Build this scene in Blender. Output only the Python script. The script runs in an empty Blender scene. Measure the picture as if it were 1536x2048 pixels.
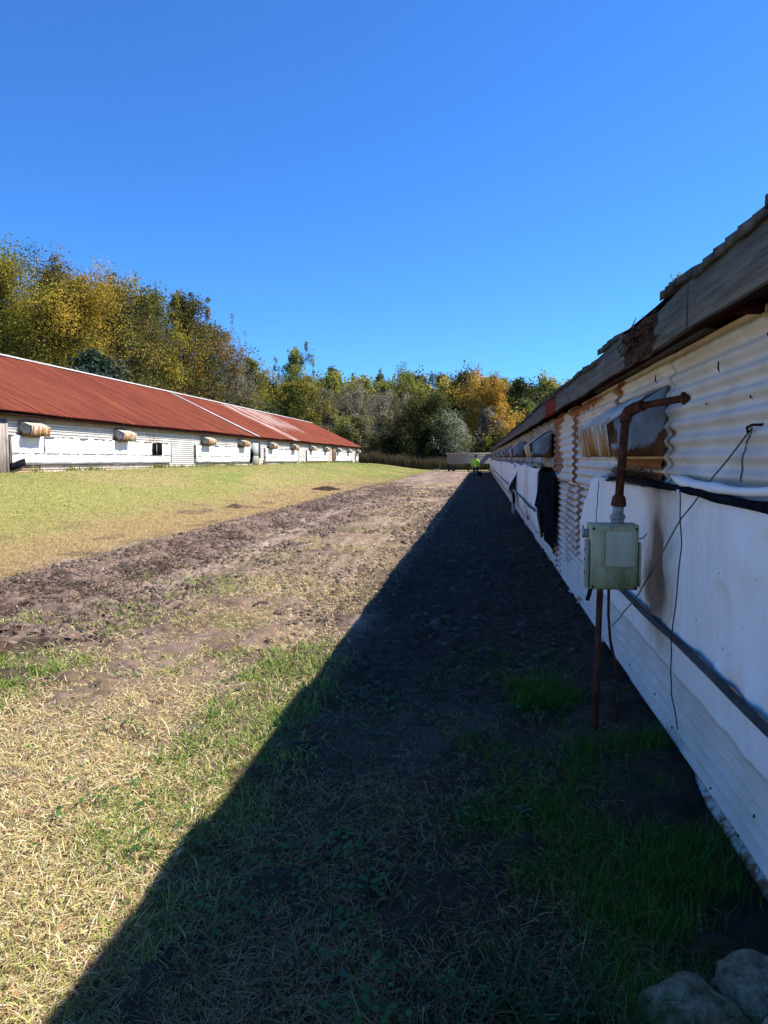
import bpy, math, random
import numpy as np
from mathutils import Vector, Matrix

R = math.radians
C = bpy.context.scene.collection
scene = bpy.context.scene
random.seed(7)

# ------------------------------------------------------------------ camera, sky, sun, exposure
cam_d = bpy.data.cameras.new("camera")
cam = bpy.data.objects.new("camera", cam_d)
C.objects.link(cam)
cam.location = (0, 0, 1.65)
cam.rotation_euler = (R(90 - 4.39), 0, R(7.755))
cam_d.sensor_fit = 'VERTICAL'
cam_d.sensor_height = 36
cam_d.lens = 36 * 1420 / 2048
cam_d.clip_start = .05
cam_d.clip_end = 8000
scene.camera = cam

SUN = Vector((1.0, .36, 1.15)).normalized()
EL = math.asin(SUN.z)
AZ = math.atan2(SUN.x, SUN.y)
w = bpy.data.worlds.new("World")
scene.world = w
w.use_nodes = True
wn = w.node_tree
bg = wn.nodes['Background']
sky = wn.nodes.new('ShaderNodeTexSky')
sky.sky_type = 'NISHITA'
sky.sun_disc = False
sky.sun_elevation = EL
sky.sun_rotation = AZ
sky.altitude = 0
sky.air_density = 1.0
sky.dust_density = 0
sky.ozone_density = 6.0
tint = wn.nodes.new('ShaderNodeMix')          # the deep blue of a very clear autumn sky
tint.data_type = 'RGBA'
tint.blend_type = 'MULTIPLY'
tint.inputs[0].default_value = 1
tint.inputs[7].default_value = (.47, .95, 1.50, 1)
wn.links.new(sky.outputs[0], tint.inputs[6])
wn.links.new(tint.outputs[2], bg.inputs['Color'])
bg.inputs['Strength'].default_value = .092
sun_d = bpy.data.lights.new("sun", 'SUN')
sun_d.energy = 5.0
sun_d.angle = R(.5)
sun_d.color = (1, .925, .80)
sun = bpy.data.objects.new("sun", sun_d)
C.objects.link(sun)
sun.location = (30, 10, 40)
sun.rotation_euler = SUN.to_track_quat('Z', 'Y').to_euler()
scene.view_settings.view_transform = 'Standard'
scene.view_settings.look = 'None'
scene.view_settings.exposure = .70
scene.view_settings.gamma = 1
scene.cycles.max_bounces = 6
scene.cycles.diffuse_bounces = 3
scene.cycles.transmission_bounces = 3
scene.cycles.transparent_max_bounces = 6

# ------------------------------------------------------------------ numeric helpers
def _hash(ix, iy, seed):
    n = (ix.astype(np.int64) * 374761393 + iy.astype(np.int64) * 668265263 + seed * 1442695041) & 0x7fffffff
    n = ((n ^ (n >> 13)) * 1274126177) & 0x7fffffff
    return ((n ^ (n >> 16)) & 0xffff) / 65535.0

def vn(x, y, seed=0):
    """value noise in 0..1"""
    x = np.asarray(x, float); y = np.asarray(y, float)
    x, y = np.broadcast_arrays(x, y)
    ix = np.floor(x); iy = np.floor(y)
    fx = x - ix; fy = y - iy
    fx = fx * fx * (3 - 2 * fx); fy = fy * fy * (3 - 2 * fy)
    a = _hash(ix, iy, seed); b = _hash(ix + 1, iy, seed)
    c = _hash(ix, iy + 1, seed); d = _hash(ix + 1, iy + 1, seed)
    return (a * (1 - fx) + b * fx) * (1 - fy) + (c * (1 - fx) + d * fx) * fy

def fbm(x, y, seed=0, oct=4):
    s = 0; a = .5; t = 0
    for i in range(oct):
        s = s + a * vn(np.asarray(x) * 2 ** i + 13.1 * i, np.asarray(y) * 2 ** i + 7.7 * i, seed + i)
        t += a; a *= .5
    return s / t

def sst(a, b, x):
    t = np.clip((np.asarray(x, float) - a) / (b - a), 0, 1)
    return t * t * (3 - 2 * t)

ORG = {}

def finish(o, parent, name):
    C.objects.link(o)
    if parent is not None:
        o.parent = parent
        ORG[o.name] = ORG[parent.name]
    else:
        ORG[o.name] = Vector((0, 0, 0))
    return o

def mesh_np(name, v, faces, m, parent=None, cols=None, smooth=False, attrs=None):
    """v (n,3); faces: list of arrays (k, 3 or 4)"""
    v = np.asarray(v, np.float32).reshape(-1, 3)
    if parent is not None:
        v = v - np.array(ORG[parent.name], np.float32)
    if not isinstance(faces, (list, tuple)):
        faces = [faces]
    faces = [np.asarray(f, np.int32) for f in faces if len(f)]
    me = bpy.data.meshes.new(name)
    me.vertices.add(len(v))
    me.vertices.foreach_set('co', v.ravel())
    loops = np.concatenate([f.ravel() for f in faces])
    tot = np.concatenate([np.full(len(f), f.shape[1], np.int32) for f in faces])
    st = np.concatenate([[0], np.cumsum(tot)[:-1]]).astype(np.int32)
    me.loops.add(len(loops))
    me.loops.foreach_set('vertex_index', loops)
    me.polygons.add(len(tot))
    me.polygons.foreach_set('loop_start', st)
    me.polygons.foreach_set('loop_total', tot)
    if smooth:
        me.polygons.foreach_set('use_smooth', np.ones(len(tot), bool))
    me.update(calc_edges=True)
    if cols is not None:
        ca = me.attributes.new('col', 'FLOAT_COLOR', 'POINT')
        c4 = np.ones((len(v), 4), np.float32); c4[:, :3] = cols
        ca.data.foreach_set('color', c4.ravel())
    if attrs:
        for k, a in attrs.items():
            at_ = me.attributes.new(k, 'FLOAT', 'POINT')
            at_.data.foreach_set('value', np.asarray(a, np.float32).ravel())
    if m is not None:
        me.materials.append(m)
    o = bpy.data.objects.new(name, me)
    return finish(o, parent, name)

class MB:
    """collects boxes, tubes, grids into ONE mesh"""
    def __init__(s): s.v = []; s.q = []; s.t = []; s.n = 0; s.at = []
    def add(s, v, q=None, t=None, at=0.0):
        v = np.asarray(v, float).reshape(-1, 3)
        if q is not None and len(q): s.q.append(np.asarray(q, int) + s.n)
        if t is not None and len(t): s.t.append(np.asarray(t, int) + s.n)
        s.v.append(v); s.n += len(v)
        s.at.append(np.broadcast_to(np.asarray(at, float), (len(v),)).copy())
    def box(s, a, b, rot=None, piv=None, at=0.0):
        x0, y0, z0 = a; x1, y1, z1 = b
        v = np.array([(x, y, z) for z in (z0, z1) for y in (y0, y1) for x in (x0, x1)], float)
        if rot is not None:
            p = np.array(piv if piv is not None else v.mean(0))
            v = (v - p) @ np.array(rot.to_3x3()).T + p
        s.add(v, [(0, 2, 3, 1), (4, 5, 7, 6), (0, 1, 5, 4), (2, 6, 7, 3), (0, 4, 6, 2), (1, 3, 7, 5)], at=at)
    def tube(s, pts, r, n=8, cap=True):
        pts = [np.array(p, float) for p in pts]
        r = [r] * len(pts) if np.isscalar(r) else list(r)
        vs = []; up = np.array((.13, .27, .95))
        for i, p in enumerate(pts):
            d = pts[min(i + 1, len(pts) - 1)] - pts[max(i - 1, 0)]
            d = d / (np.linalg.norm(d) + 1e-9)
            if abs(d @ up) > .97: up = np.array((.95, .2, .1))
            a = np.cross(d, up); a /= np.linalg.norm(a); b = np.cross(d, a)
            for k in range(n):
                t = 2 * math.pi * k / n
                vs.append(p + r[i] * (a * math.cos(t) + b * math.sin(t)))
        q = [(i * n + k, i * n + (k + 1) % n, (i + 1) * n + (k + 1) % n, (i + 1) * n + k)
             for i in range(len(pts) - 1) for k in range(n)]
        t = []
        if cap:
            for base, rev in ((0, True), ((len(pts) - 1) * n, False)):
                for k in range(1, n - 1):
                    f = (base, base + k, base + k + 1)
                    t.append(f[::-1] if rev else f)
        s.add(vs, q, t)
    def grid(s, P, at=0.0):
        """P (a,b,3)"""
        P = np.asarray(P, float); a, b = P.shape[:2]
        i = np.arange(a * b).reshape(a, b)
        q = np.stack([i[:-1, :-1], i[:-1, 1:], i[1:, 1:], i[1:, :-1]], -1).reshape(-1, 4)
        s.add(P.reshape(-1, 3), q, at=np.asarray(at, float).reshape(-1) if np.ndim(at) else at)
    def build(s, name, m, parent=None, smooth=False, attr=None, solid=0, bevel=0):
        v = np.concatenate(s.v)
        fs = []
        if s.q: fs.append(np.concatenate(s.q))
        if s.t: fs.append(np.concatenate(s.t))
        o = mesh_np(name, v, fs, m, parent, smooth=smooth, attrs={attr: np.concatenate(s.at)} if attr else None)
        if solid:
            md = o.modifiers.new('sheet', 'SOLIDIFY'); md.thickness = solid; md.offset = 0
        if bevel:
            md = o.modifiers.new('edge', 'BEVEL'); md.width = bevel; md.segments = 2
        return o

def tag(o, label=None, cat=None, group=None, kind=None):
    if label: o['label'] = label
    if cat: o['category'] = cat
    if group: o['group'] = group
    if kind: o['kind'] = kind
    return o

def empty(name, loc):
    o = bpy.data.objects.new(name, None)
    C.objects.link(o); o.location = loc
    o.empty_display_size = .2
    ORG[o.name] = Vector(loc)
    return o

# ------------------------------------------------------------------ material helpers
class NT:
    def __init__(s, name, rough=.8, spec=.12):
        s.m = bpy.data.materials.new(name); s.m.use_nodes = True
        s.t = s.m.node_tree; s.b = s.t.nodes['Principled BSDF']
        s.b.inputs['Roughness'].default_value = rough
        s.b.inputs['Specular IOR Level'].default_value = spec
        s._c = None
    def n(s, typ, **kw):
        x = s.t.nodes.new(typ)
        for k, v in kw.items(): setattr(x, k, v)
        return x
    def l(s, a, b): s.t.links.new(a, b)
    def coord(s):
        if s._c is None: s._c = s.n('ShaderNodeNewGeometry').outputs['Position']
        return s._c
    def noise(s, scale, detail=4, rough=.6, stretch=(1, 1, 1), off=0, dist=0):
        mp = s.n('ShaderNodeMapping')
        mp.inputs['Scale'].default_value = stretch
        mp.inputs['Location'].default_value = (off, off * 1.7, off * .6)
        s.l(s.coord(), mp.inputs[0])
        x = s.n('ShaderNodeTexNoise')
        x.inputs['Scale'].default_value = scale; x.inputs['Detail'].default_value = detail
        x.inputs['Roughness'].default_value = rough; x.inputs['Distortion'].default_value = dist
        s.l(mp.outputs[0], x.inputs[0])
        return x.outputs[0]
    def ramp(s, fac, stops):
        r = s.n('ShaderNodeValToRGB')
        e = r.color_ramp.elements
        while len(e) < len(stops): e.new(.5)
        for el, (p, c) in zip(e, stops):
            el.position = p
            el.color = (c, c, c, 1) if np.isscalar(c) else (*c, 1)
        s.l(fac, r.inputs[0]); return r.outputs[0]
    def mix(s, fac, a, b, mode='MIX'):
        x = s.n('ShaderNodeMix', data_type='RGBA', blend_type=mode)
        for i, val in ((0, fac), (6, a), (7, b)):
            if isinstance(val, (int, float)): x.inputs[i].default_value = val
            elif isinstance(val, tuple): x.inputs[i].default_value = (*val, 1)
            else: s.l(val, x.inputs[i])
        return x.outputs[2]
    def math(s, op, a, b=0.0):
        x = s.n('ShaderNodeMath', operation=op)
        for i, val in enumerate((a, b)):
            if isinstance(val, (int, float)): x.inputs[i].default_value = val
            else: s.l(val, x.inputs[i])
        return x.outputs[0]
    def attr(s, name, out='Fac'):
        x = s.n('ShaderNodeAttribute', attribute_name=name); return x.outputs[out]
    def bump(s, h, strength=.3, dist=.02):
        x = s.n('ShaderNodeBump'); x.inputs['Strength'].default_value = strength
        x.inputs['Distance'].default_value = dist
        s.l(h, x.inputs['Height']); s.l(x.outputs[0], s.b.inputs['Normal'])
    def col(s, c):
        if isinstance(c, tuple): s.b.inputs['Base Color'].default_value = (*c, 1)
        else: s.l(c, s.b.inputs['Base Color'])
        return s.m

def simple(name, c1, c2, scale=6, rough=.8, stretch=(1, 1, 1), bump=.2, metal=0, lo=.35, hi=.65, dist=.01, spec=.12):
    n = NT(name, rough, spec if rough < .8 else 0)
    f = n.noise(scale, 6, .65, stretch)
    n.b.inputs['Metallic'].default_value = metal
    if bump: n.bump(n.noise(scale * 4, 4, .6, stretch, 3), bump, dist)
    return n.col(n.ramp(f, [(lo, c1), (hi, c2)]))

def blend_attr(name, base1, base2, over1, over2, attr, scale=5, rough=.7, stretch=(1, 1, 1), nscale=14, nst=(1, 1, 1), namp=.9, metal=0, bump=.15, thr=(.45, .6)):
    """base noise colour with a second colour laid where vertex attribute + noise is high"""
    n = NT(name, rough)
    b = n.ramp(n.noise(scale, 5, .6, stretch), [(.3, base1), (.7, base2)])
    o = n.ramp(n.noise(nscale * .8, 4, .6, nst, 4), [(.3, over1), (.7, over2)])
    f = n.math('ADD', n.attr(attr), n.math('MULTIPLY', n.math('SUBTRACT', n.noise(nscale, 6, .7, nst, 9), .5), namp))
    fac = n.ramp(f, [(thr[0], 0.0), (thr[1], 1.0)])
    n.b.inputs['Metallic'].default_value = metal
    n.bump(n.noise(nscale * 3, 4, .6, (1, 1, 1), 2), bump, .006)
    return n.col(n.mix(fac, b, o))

M = {}
M['wall_cream'] = blend_attr('old_cream_corrugated', (.60, .535, .45), (.77, .705, .61), (.20, .07, .03), (.38, .16, .07), 'rust', 3, .55, (1, 1, 1), 16, (1, 1, .6), 1.0)
M['wall_white'] = blend_attr('whitewashed_corrugated', (.46, .45, .41), (.68, .67, .63), (.30, .20, .13), (.45, .33, .22), 'rust', 1.5, .6, (1, 1, 1), 4, (1, 1, 1), 1.0)
M['fascia'] = simple('weathered_grey_board', (.12, .103, .078), (.23, .20, .155), 6, .9, (3, .35, 6), .6)
M['fascia_red'] = simple('faded_red_board', (.20, .035, .03), (.32, .07, .05), 8, .85, (1, .4, 3), .3)
M['rotten'] = simple('rotten_wood', (.07, .04, .028), (.24, .15, .10), 22, .95, (1, .35, 2), 1.0, dist=.03)
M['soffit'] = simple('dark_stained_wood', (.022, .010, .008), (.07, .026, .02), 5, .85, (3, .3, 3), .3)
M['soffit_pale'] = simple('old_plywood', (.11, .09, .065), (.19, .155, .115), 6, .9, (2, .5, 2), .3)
M['plank_pale'] = simple('pale_painted_plank', (.32, .27, .23), (.55, .49, .44), 6, .8, (1, .3, 3), .3)
M['plank_brown'] = simple('brown_timber', (.11, .06, .035), (.26, .15, .09), 7, .85, (2, 2, .4), .4)
M['plank_grey'] = simple('grey_timber', (.22, .19, .17), (.42, .37, .34), 6, .85, (2, 2, .4), .4)
M['shingle'] = simple('mossy_grey_shingle', (.05, .052, .048), (.15, .15, .135), 9, .95, (1, 1, 1), .6)
M['dark_cloth'] = simple('black_tarpaper', (.006, .007, .010), (.018, .02, .027), 9, .9, (1, 1, .4), .3)
M['line'] = simple('grey_batten', (.11, .11, .11), (.25, .245, .24), 12, .85)
M['strap'] = simple('dark_batten_strap', (.035, .035, .037), (.085, .085, .088), 12, .75, (1, .4, 2), .4)
M['pipe_rust'] = simple('rusty_pipe', (.055, .02, .014), (.16, .06, .035), 24, .8, (1, 1, .5), .4, dist=.004)
M['pipe_grey'] = simple('grey_conduit', (.28, .27, .23), (.42, .41, .36), 12, .6)
M['rope'] = simple('weathered_cord', (.10, .09, .075), (.22, .20, .17), 40, .9)
M['cord_dark'] = simple('dark_cord', (.03, .026, .022), (.07, .06, .05), 40, .9)
M['nail'] = simple('rusty_nail', (.035, .014, .01), (.10, .035, .02), 60, .9)
M['black'] = simple('interior_shade', (.006, .006, .006), (.012, .012, .012), 3, .9, bump=0)
M['ridge'] = simple('white_metal_trim', (.42, .40, .37), (.66, .64, .60), 2, .5)
M['rock'] = simple('lichen_field_stone', (.15, .125, .07), (.44, .385, .26), 22, .95, (1, 1, 1), 1.0, dist=.03)
M['bark'] = simple('bark', (.045, .036, .028), (.13, .105, .085), 8, .95, (1, 1, .3), .8, dist=.03)
M['bark_grey'] = simple('grey_bark', (.11, .095, .085), (.22, .19, .17), 8, .95, (1, 1, .3), .8, dist=.03)
M['hood_end'] = blend_attr('galvanised_hood_end', (.20, .21, .22), (.46, .48, .50), (.09, .03, .015), (.32, .13, .05), 'rust', 9, .75, (1, 1, .5), 11, (1, 1, .6), 1.25, .0, .3, (.46, .60))

def m_streak(name, base1, base2):
    n = NT(name, .6)
    b = n.ramp(n.noise(4, 4, .6), [(.3, base1), (.7, base2)])
    f = n.noise(9, 5, .65, (1, 1, .12), 5)
    f2 = n.math('ADD', n.attr('rust'), n.math('MULTIPLY', n.math('SUBTRACT', f, .5), 2.9))
    o = n.ramp(n.noise(11, 4, .6, (1, 1, .15), 2), [(.35, (.20, .075, .02)), (.65, (.44, .21, .06))])
    n.bump(n.noise(30, 3), .1, .004)
    return n.col(n.mix(n.ramp(f2, [(.42, 0.0), (.62, 1.0)]), b, o))
M['hood_front'] = m_streak('rust_streaked_hood', (.42, .38, .29), (.60, .56, .46))

def m_tarp():
    n = NT('white_woven_tarp', .55, .25)
    b = n.ramp(n.noise(2.2, 5, .6, (1, 1, .5)), [(.25, (.82, .81, .79)), (.75, (.90, .89, .87))])
    st = n.math('ADD', n.attr('stain'), n.math('MULTIPLY', n.math('SUBTRACT', n.noise(7, 5, .7, (1, 1, .6), 3), .5), .55))
    c = n.mix(n.ramp(st, [(.22, 0.0), (.55, .75)]), b, (.50, .40, .27))
    c = n.mix(n.ramp(st, [(.62, 0.0), (1.05, .85)]), c, (.075, .05, .04))
    sp = n.noise(26, 2, .5, (1, 1, .7), 8)
    c = n.mix(n.ramp(sp, [(.735, 0.0), (.76, .8)]), c, (.10, .09, .08))
    wr = n.noise(3.2, 5, .6, (1, 1, .35), 6, .6)
    n.bump(wr, .5, .06)
    return n.col(c)
M['tarp'] = m_tarp()

def m_roof():
    n = NT('red_painted_rusty_roof', .8, .05)
    b = n.ramp(n.noise(.7, 6, .65, (.35, 1.6, .35)), [(.3, (.13, .032, .022)), (.7, (.23, .062, .04))])
    o = n.ramp(n.noise(1.3, 5, .7, (.22, 6, .22), 4), [(.50, 0.0), (.68, .9)])
    c = n.mix(o, b, (.36, .105, .04))
    wear = n.math('ADD', n.attr('wear'), n.math('MULTIPLY', n.math('SUBTRACT', n.noise(1.0, 5, .7, (.16, 9, .16), 7), .5), 2.2))
    c = n.mix(n.ramp(wear, [(.52, 0.0), (.66, .85)]), c, (.62, .52, .47))
    return n.col(c)
M['roof_red'] = m_roof()

def m_ground(name):
    n = NT(name, .95, .15)
    c = n.attr('col', 'Color')
    f = n.ramp(n.noise(9, 8, .75), [(.25, .55), (.75, 1.4)])
    c = n.mix(1.0, c, f, 'MULTIPLY')
    n.bump(n.noise(22, 8, .75), .9, .03)
    return n.col(c)
M['soil'] = m_ground('bare_soil')
M['turf'] = m_ground('grass_turf')

def m_leaf(name, trans=.3, rough=.6):
    m = bpy.data.materials.new(name); m.use_nodes = True
    t = m.node_tree; t.nodes.clear()
    out = t.nodes.new('ShaderNodeOutputMaterial')
    at_ = t.nodes.new('ShaderNodeAttribute'); at_.attribute_name = 'col'
    d = t.nodes.new('ShaderNodeBsdfPrincipled'); d.inputs['Roughness'].default_value = rough
    d.inputs['Specular IOR Level'].default_value = .2
    tr = t.nodes.new('ShaderNodeBsdfTranslucent')
    mx = t.nodes.new('ShaderNodeMixShader'); mx.inputs[0].default_value = trans
    t.links.new(at_.outputs['Color'], d.inputs['Base Color'])
    t.links.new(at_.outputs['Color'], tr.inputs['Color'])
    t.links.new(d.outputs[0], mx.inputs[1]); t.links.new(tr.outputs[0], mx.inputs[2])
    t.links.new(mx.outputs[0], out.inputs[0])
    return m
M['leaf'] = m_leaf('leaf', .42)
M['blade'] = m_leaf('grass_blade', .2)

# ------------------------------------------------------------------ ground
def track_edge(Y):
    """X of the border between the driven track and the grass slope"""
    return -6.2 - .25 * np.sin(Y * .11) + .7 * sst(8, 4, Y) + .7 * (fbm(Y * .35, Y * 0, 3) - .5) + .35 * (fbm(Y * 1.9, Y * 0, 6, 2) - .5)

def gz(X, Y):
    X = np.asarray(X, float); Y = np.asarray(Y, float)
    z = 1.12 * sst(-6.3, -15.5, X)
    z = z * (1 - .22 * sst(70, 95, Y)) * (1 - sst(95, 104, Y)) * (1 - .3 * sst(20, 8, Y))
    z = z + .03 * (fbm(X * .5, Y * .5, 5) - .5)
    d2 = ((X - .95) / .35) ** 2 + ((Y - 4.5) / .9) ** 2
    z = z + .10 * np.exp(-d2)
    z = z + .05 * np.exp(-((X - 1.1) / .3) ** 2) * sst(5, 6, Y)
    # the edge of the driven track is churned up
    z = z + .05 * np.exp(-((X + 5.9) / .35) ** 2) * sst(100, 70, Y)
    return z

def ground():
    x1 = np.arange(-7.2, 1.3, .035)
    x2 = [-7.2]; st = .05
    while x2[-1] > -19: x2.append(x2[-1] - st); st *= 1.03
    while x2[-1] > -3000: x2.append(x2[-1] - st); st *= 1.35
    x3 = [1.3]; st = .6
    while x3[-1] < 3000: x3.append(x3[-1] + st); st *= 1.35
    xs = np.concatenate([x2[:0:-1], x1, x3])
    y1 = np.arange(1.2, 11, .035)
    y2 = [11.0]; st = .04
    while y2[-1] < 110: y2.append(y2[-1] + st); st *= 1.0065
    while y2[-1] < 6000: y2.append(y2[-1] + st); st *= 1.3
    y0 = [1.2]; st = .1
    while y0[-1] > -600: y0.append(y0[-1] - st); st *= 1.5
    ys = np.concatenate([y0[:0:-1], y1, y2])
    X, Y = np.meshgrid(xs, ys)
    z = gz(X, Y)
    near = sst(45, 14, Y)
    track = sst(-.55, .55, X - track_edge(Y) + .5 * (fbm(X * 1.7, Y * 1.2, 2, 3) - .5)) * sst(95, 85, Y)
    muddy = track * np.clip(sst(-5.0, -3.4, -np.abs(X + 4.95) * 1.0 - 3.0 + 0 * Y), 0, 1)
    # clods and ruts
    n1 = fbm(X * 7, Y * 7, 11, 4); n2 = fbm(X * 2.2, Y * 1.1, 17, 3)
    z += near * track * .035 * (fbm(X * 15, Y * 15, 13, 2) - .5)
    z += near * track * (.085 * (n1 - .5) + .06 * (n2 - .5)) * (1 + .6 * muddy)
    z += near * track * .05 * np.clip(fbm(X * 5, Y * 5, 91, 3) - .62, 0, 1) * 3
    rut = np.exp(-((X + 1.55 + .1 * np.sin(Y * .3)) / .22) ** 2) + np.exp(-((X + 3.6 + .12 * np.sin(Y * .25)) / .25) ** 2)
    z -= track * sst(4.2, 6, Y) * .028 * rut * (.5 + n2)
    tread = np.exp(-((X + 1.28) / .38) ** 4) * sst(4.6, 5.4, Y) * sst(9.5, 7.5, Y)
    z += tread * .014 * np.sin(Y * 2 * math.pi / .125 + X * 1.5) * sst(.35, .6, vn(X * 2, Y * 2, 31) + .1)
    # ---- colour (albedo) by place
    def L(a, b, f): return a * (1 - f[..., None]) + np.array(b) * f[..., None]
    big = fbm(X * .8, Y * .45, 41, 4); mid = fbm(X * 2.6, Y * 1.6, 47, 4); fine = fbm(X * 14, Y * 14, 53, 3)
    col = np.zeros(X.shape + (3,)) + np.array((.27, .19, .142))
    col = L(col, (.42, .31, .24), sst(.48, .7, mid))
    col = L(col, (.13, .088, .066), sst(.50, .64, fbm(X * 2.1 + 9, Y * .9, 37, 4)) * .85)
    strawband = np.exp(-((X + 2.6) / 1.0) ** 2) * sst(24, 10, Y)
    fg = sst(6.6, 4.4, Y + .5 * (X + 3))
    col = L(col, (.22, .155, .09), np.clip(strawband * sst(.38, .6, mid) + fg * sst(.3, .6, mid) * .7, 0, 1))
    mud = np.exp(-((X + 4.75 + .3 * np.sin(Y * .2)) / (1.3 + .5 * sst(11, 6, Y))) ** 4) * sst(60, 25, Y) * sst(4.0, 5.0, Y)
    mud = np.clip(mud * sst(.34, .56, mid + .12) + .45 * np.exp(-((X + 3.9) / .5) ** 2) * sst(.5, .6, mid) * sst(30, 12, Y), 0, 1)
    col = L(col, (.24, .165, .125), mud)
    col = L(col, (.085, .056, .042), mud * sst(.52, .64, fbm(X * 3.2, Y * 1.9, 29, 4)))
    streak = np.exp(-((X + 4.15 + .2 * np.sin(Y * .4)) / .22) ** 2) * sst(6, 8, Y) * sst(30, 20, Y)
    col = L(col, (.44, .33, .26), streak * .8)
    for xo, wd_, k_ in ((-2.15, .07, .5), (-2.5, .06, .4), (-3.35, .08, .5), (-4.6, .09, .45), (-1.75, .06, .45)):   # pressed wheel marks
        wl = np.exp(-((X - xo + .16 * np.sin(Y * .23 + xo) + .1 * (big - .5)) / wd_) ** 2) * sst(7, 10, Y) * sst(.36, .55, fbm(X * 1.2, Y * .5, 19, 3))
        col = L(col, (.50, .38, .30), wl * k_)
    # eave shadow painted as darker colour into the moist mud along the barn
    damp_shade = sst(-1.5, -.9, X + .35 * (big - .5)) * sst(3.0, 5.2, Y)
    col = L(col, (.046, .028, .018), damp_shade * .95)
    fg_shade = sst(-1.5, -1.0, X) * sst(5.2, 3.2, Y)  # foreground end of the eave shadow, also painted into the soil colour
    col = L(col, (.046, .033, .020), fg_shade * .9)
    # green patches on the track
    gp = sst(.6, .68, fbm(X * .9, Y * .7, 61, 3)) * sst(30, 5, Y)
    col = L(col, (.15, .17, .045), np.clip(gp, 0, 1) * .5 * (1 - mud) * sst(-1.0, -1.5, X))
    # grass slope
    field = 1 - track
    gcol = np.zeros(X.shape + (3,)) + np.array((.32, .30, .09))
    gcol = L(gcol, (.38, .31, .12), sst(.45, .62, fbm(X * .5, Y * .3, 71, 4)))
    gcol = L(gcol, (.20, .26, .05), sst(.55, .7, fbm(X * .25, Y * .2, 77, 3)) * .8)
    dry = sst(-10.2, -7.6, X + 1.6 * (big - .5)) * sst(75, 30, Y)
    gcol = L(gcol, (.38, .26, .12), dry * .85)
    gcol = L(gcol, (.17, .11, .07), dry * sst(.60, .68, fbm(X * 1.6, Y * .9, 83, 3)) * .8)
    far = sst(97, 103, Y)
    gcol = L(gcol, (.06, .05, .03), far)
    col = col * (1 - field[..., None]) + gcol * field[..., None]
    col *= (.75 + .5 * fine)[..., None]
    # split in two sheets along the ragged border
    nY, nX = X.shape
    idx = np.arange(nY * nX).reshape(nY, nX)
    q = np.stack([idx[:-1, :-1], idx[:-1, 1:], idx[1:, 1:], idx[1:, :-1]], -1).reshape(-1, 4)
    cx = (X[:-1, :-1] + X[1:, 1:]) / 2; cy = (Y[:-1, :-1] + Y[1:, 1:]) / 2
    istrack = ((cx > track_edge(cy)) & (cx < 1.6) & (cy < 92)).ravel()
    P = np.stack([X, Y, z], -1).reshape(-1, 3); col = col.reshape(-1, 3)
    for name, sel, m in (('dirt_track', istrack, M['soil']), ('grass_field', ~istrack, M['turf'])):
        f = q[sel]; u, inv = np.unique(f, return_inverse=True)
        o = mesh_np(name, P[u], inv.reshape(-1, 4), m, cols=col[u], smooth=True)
        tag(o, kind='structure')
    tag(bpy.data.objects['dirt_track'], 'bare brown dirt track of churned mud and tyre marks running to the far wagon', 'dirt track')
    tag(bpy.data.objects['grass_field'], 'mown green and brown grass slope rising to the red roofed barn', 'grass field')
ground()

# ------------------------------------------------------------------ blades and small leaves
rng = np.random.default_rng(5)

def blades(x, y, z, h, wd, lean, col, rg, bend=.5):
    """one bent tapering strip of three triangles' worth of quads per blade"""
    n = len(x)
    a = rg.uniform(0, 2 * math.pi, n)
    d = np.stack([np.cos(a), np.sin(a), np.zeros(n)], 1)
    s = np.stack([-np.sin(a), np.cos(a), np.zeros(n)], 1)
    tw = rg.uniform(-.6, .6, n)[:, None]
    s = s + tw * np.array((0, 0, 1.0))
    b = np.stack([x, y, z], 1)
    up = np.array((0, 0, 1.0))
    l1 = lean[:, None]; l2 = np.minimum(lean + bend * rg.uniform(.3, 1, n), 1.75)[:, None]
    p1 = b + (d * np.sin(l1) + up * np.cos(l1)) * (h * .5)[:, None]
    p2 = p1 + (d * np.sin(l2) + up * np.cos(l2)) * (h * .5)[:, None]
    w_ = wd[:, None] * .5
    v = np.stack([b - s * w_, b + s * w_, p1 - s * w_ * .8, p1 + s * w_ * .8, p2], 1).reshape(-1, 3)
    i = np.arange(n)[:, None] * 5
    q = i + np.array([[0, 1, 3, 2]]); t = i + np.array([[2, 3, 4]])
    return v, q, t, np.repeat(col, 5, 0)

def pick(rg, n, pal, jit=.25):
    pal = np.array(pal, float)
    c = pal[rg.integers(0, len(pal), n)]
    return c * rg.uniform(1 - jit, 1 + jit, (n, 1))

def stuff_mesh(name, parts, m, label, cat):
    V = []; Q = []; T = []; K = []; off = 0
    for v, q, t, c in parts:
        V.append(v); K.append(c)
        if q is not None: Q.append(q + off)
        if t is not None: T.append(t + off)
        off += len(v)
    fs = []
    if Q: fs.append(np.concatenate(Q))
    if T: fs.append(np.concatenate(T))
    o = mesh_np(name, np.concatenate(V), fs, m, cols=np.concatenate(K))
    return tag(o, label, cat, kind='stuff')

def gh(x, y):
    return gz(x, y)

STRAW = [(.76, .60, .32), (.88, .77, .50), (.62, .43, .20), (.52, .28, .15), (.74, .64, .31), (.50, .46, .15), (.84, .70, .40), (.36, .38, .10)]
GREENDRY = [(.38, .40, .10), (.48, .44, .15), (.30, .36, .08), (.54, .46, .20)]
GREEN = [(.16, .25, .04), (.23, .32, .05), (.30, .38, .08), (.13, .21, .04)]
LUSH = [(.04, .14, .008), (.06, .18, .012), (.035, .11, .008), (.10, .20, .02)]

def sample(n, x0, x1, y0, y1, power=1.0):
    """points with density falling with distance from the camera"""
    u = rng.random(n)
    y = y0 * (y1 / y0) ** u if power == 1 else y0 + (y1 - y0) * u ** power
    x = rng.uniform(x0, x1, n)
    return x, y

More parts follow.
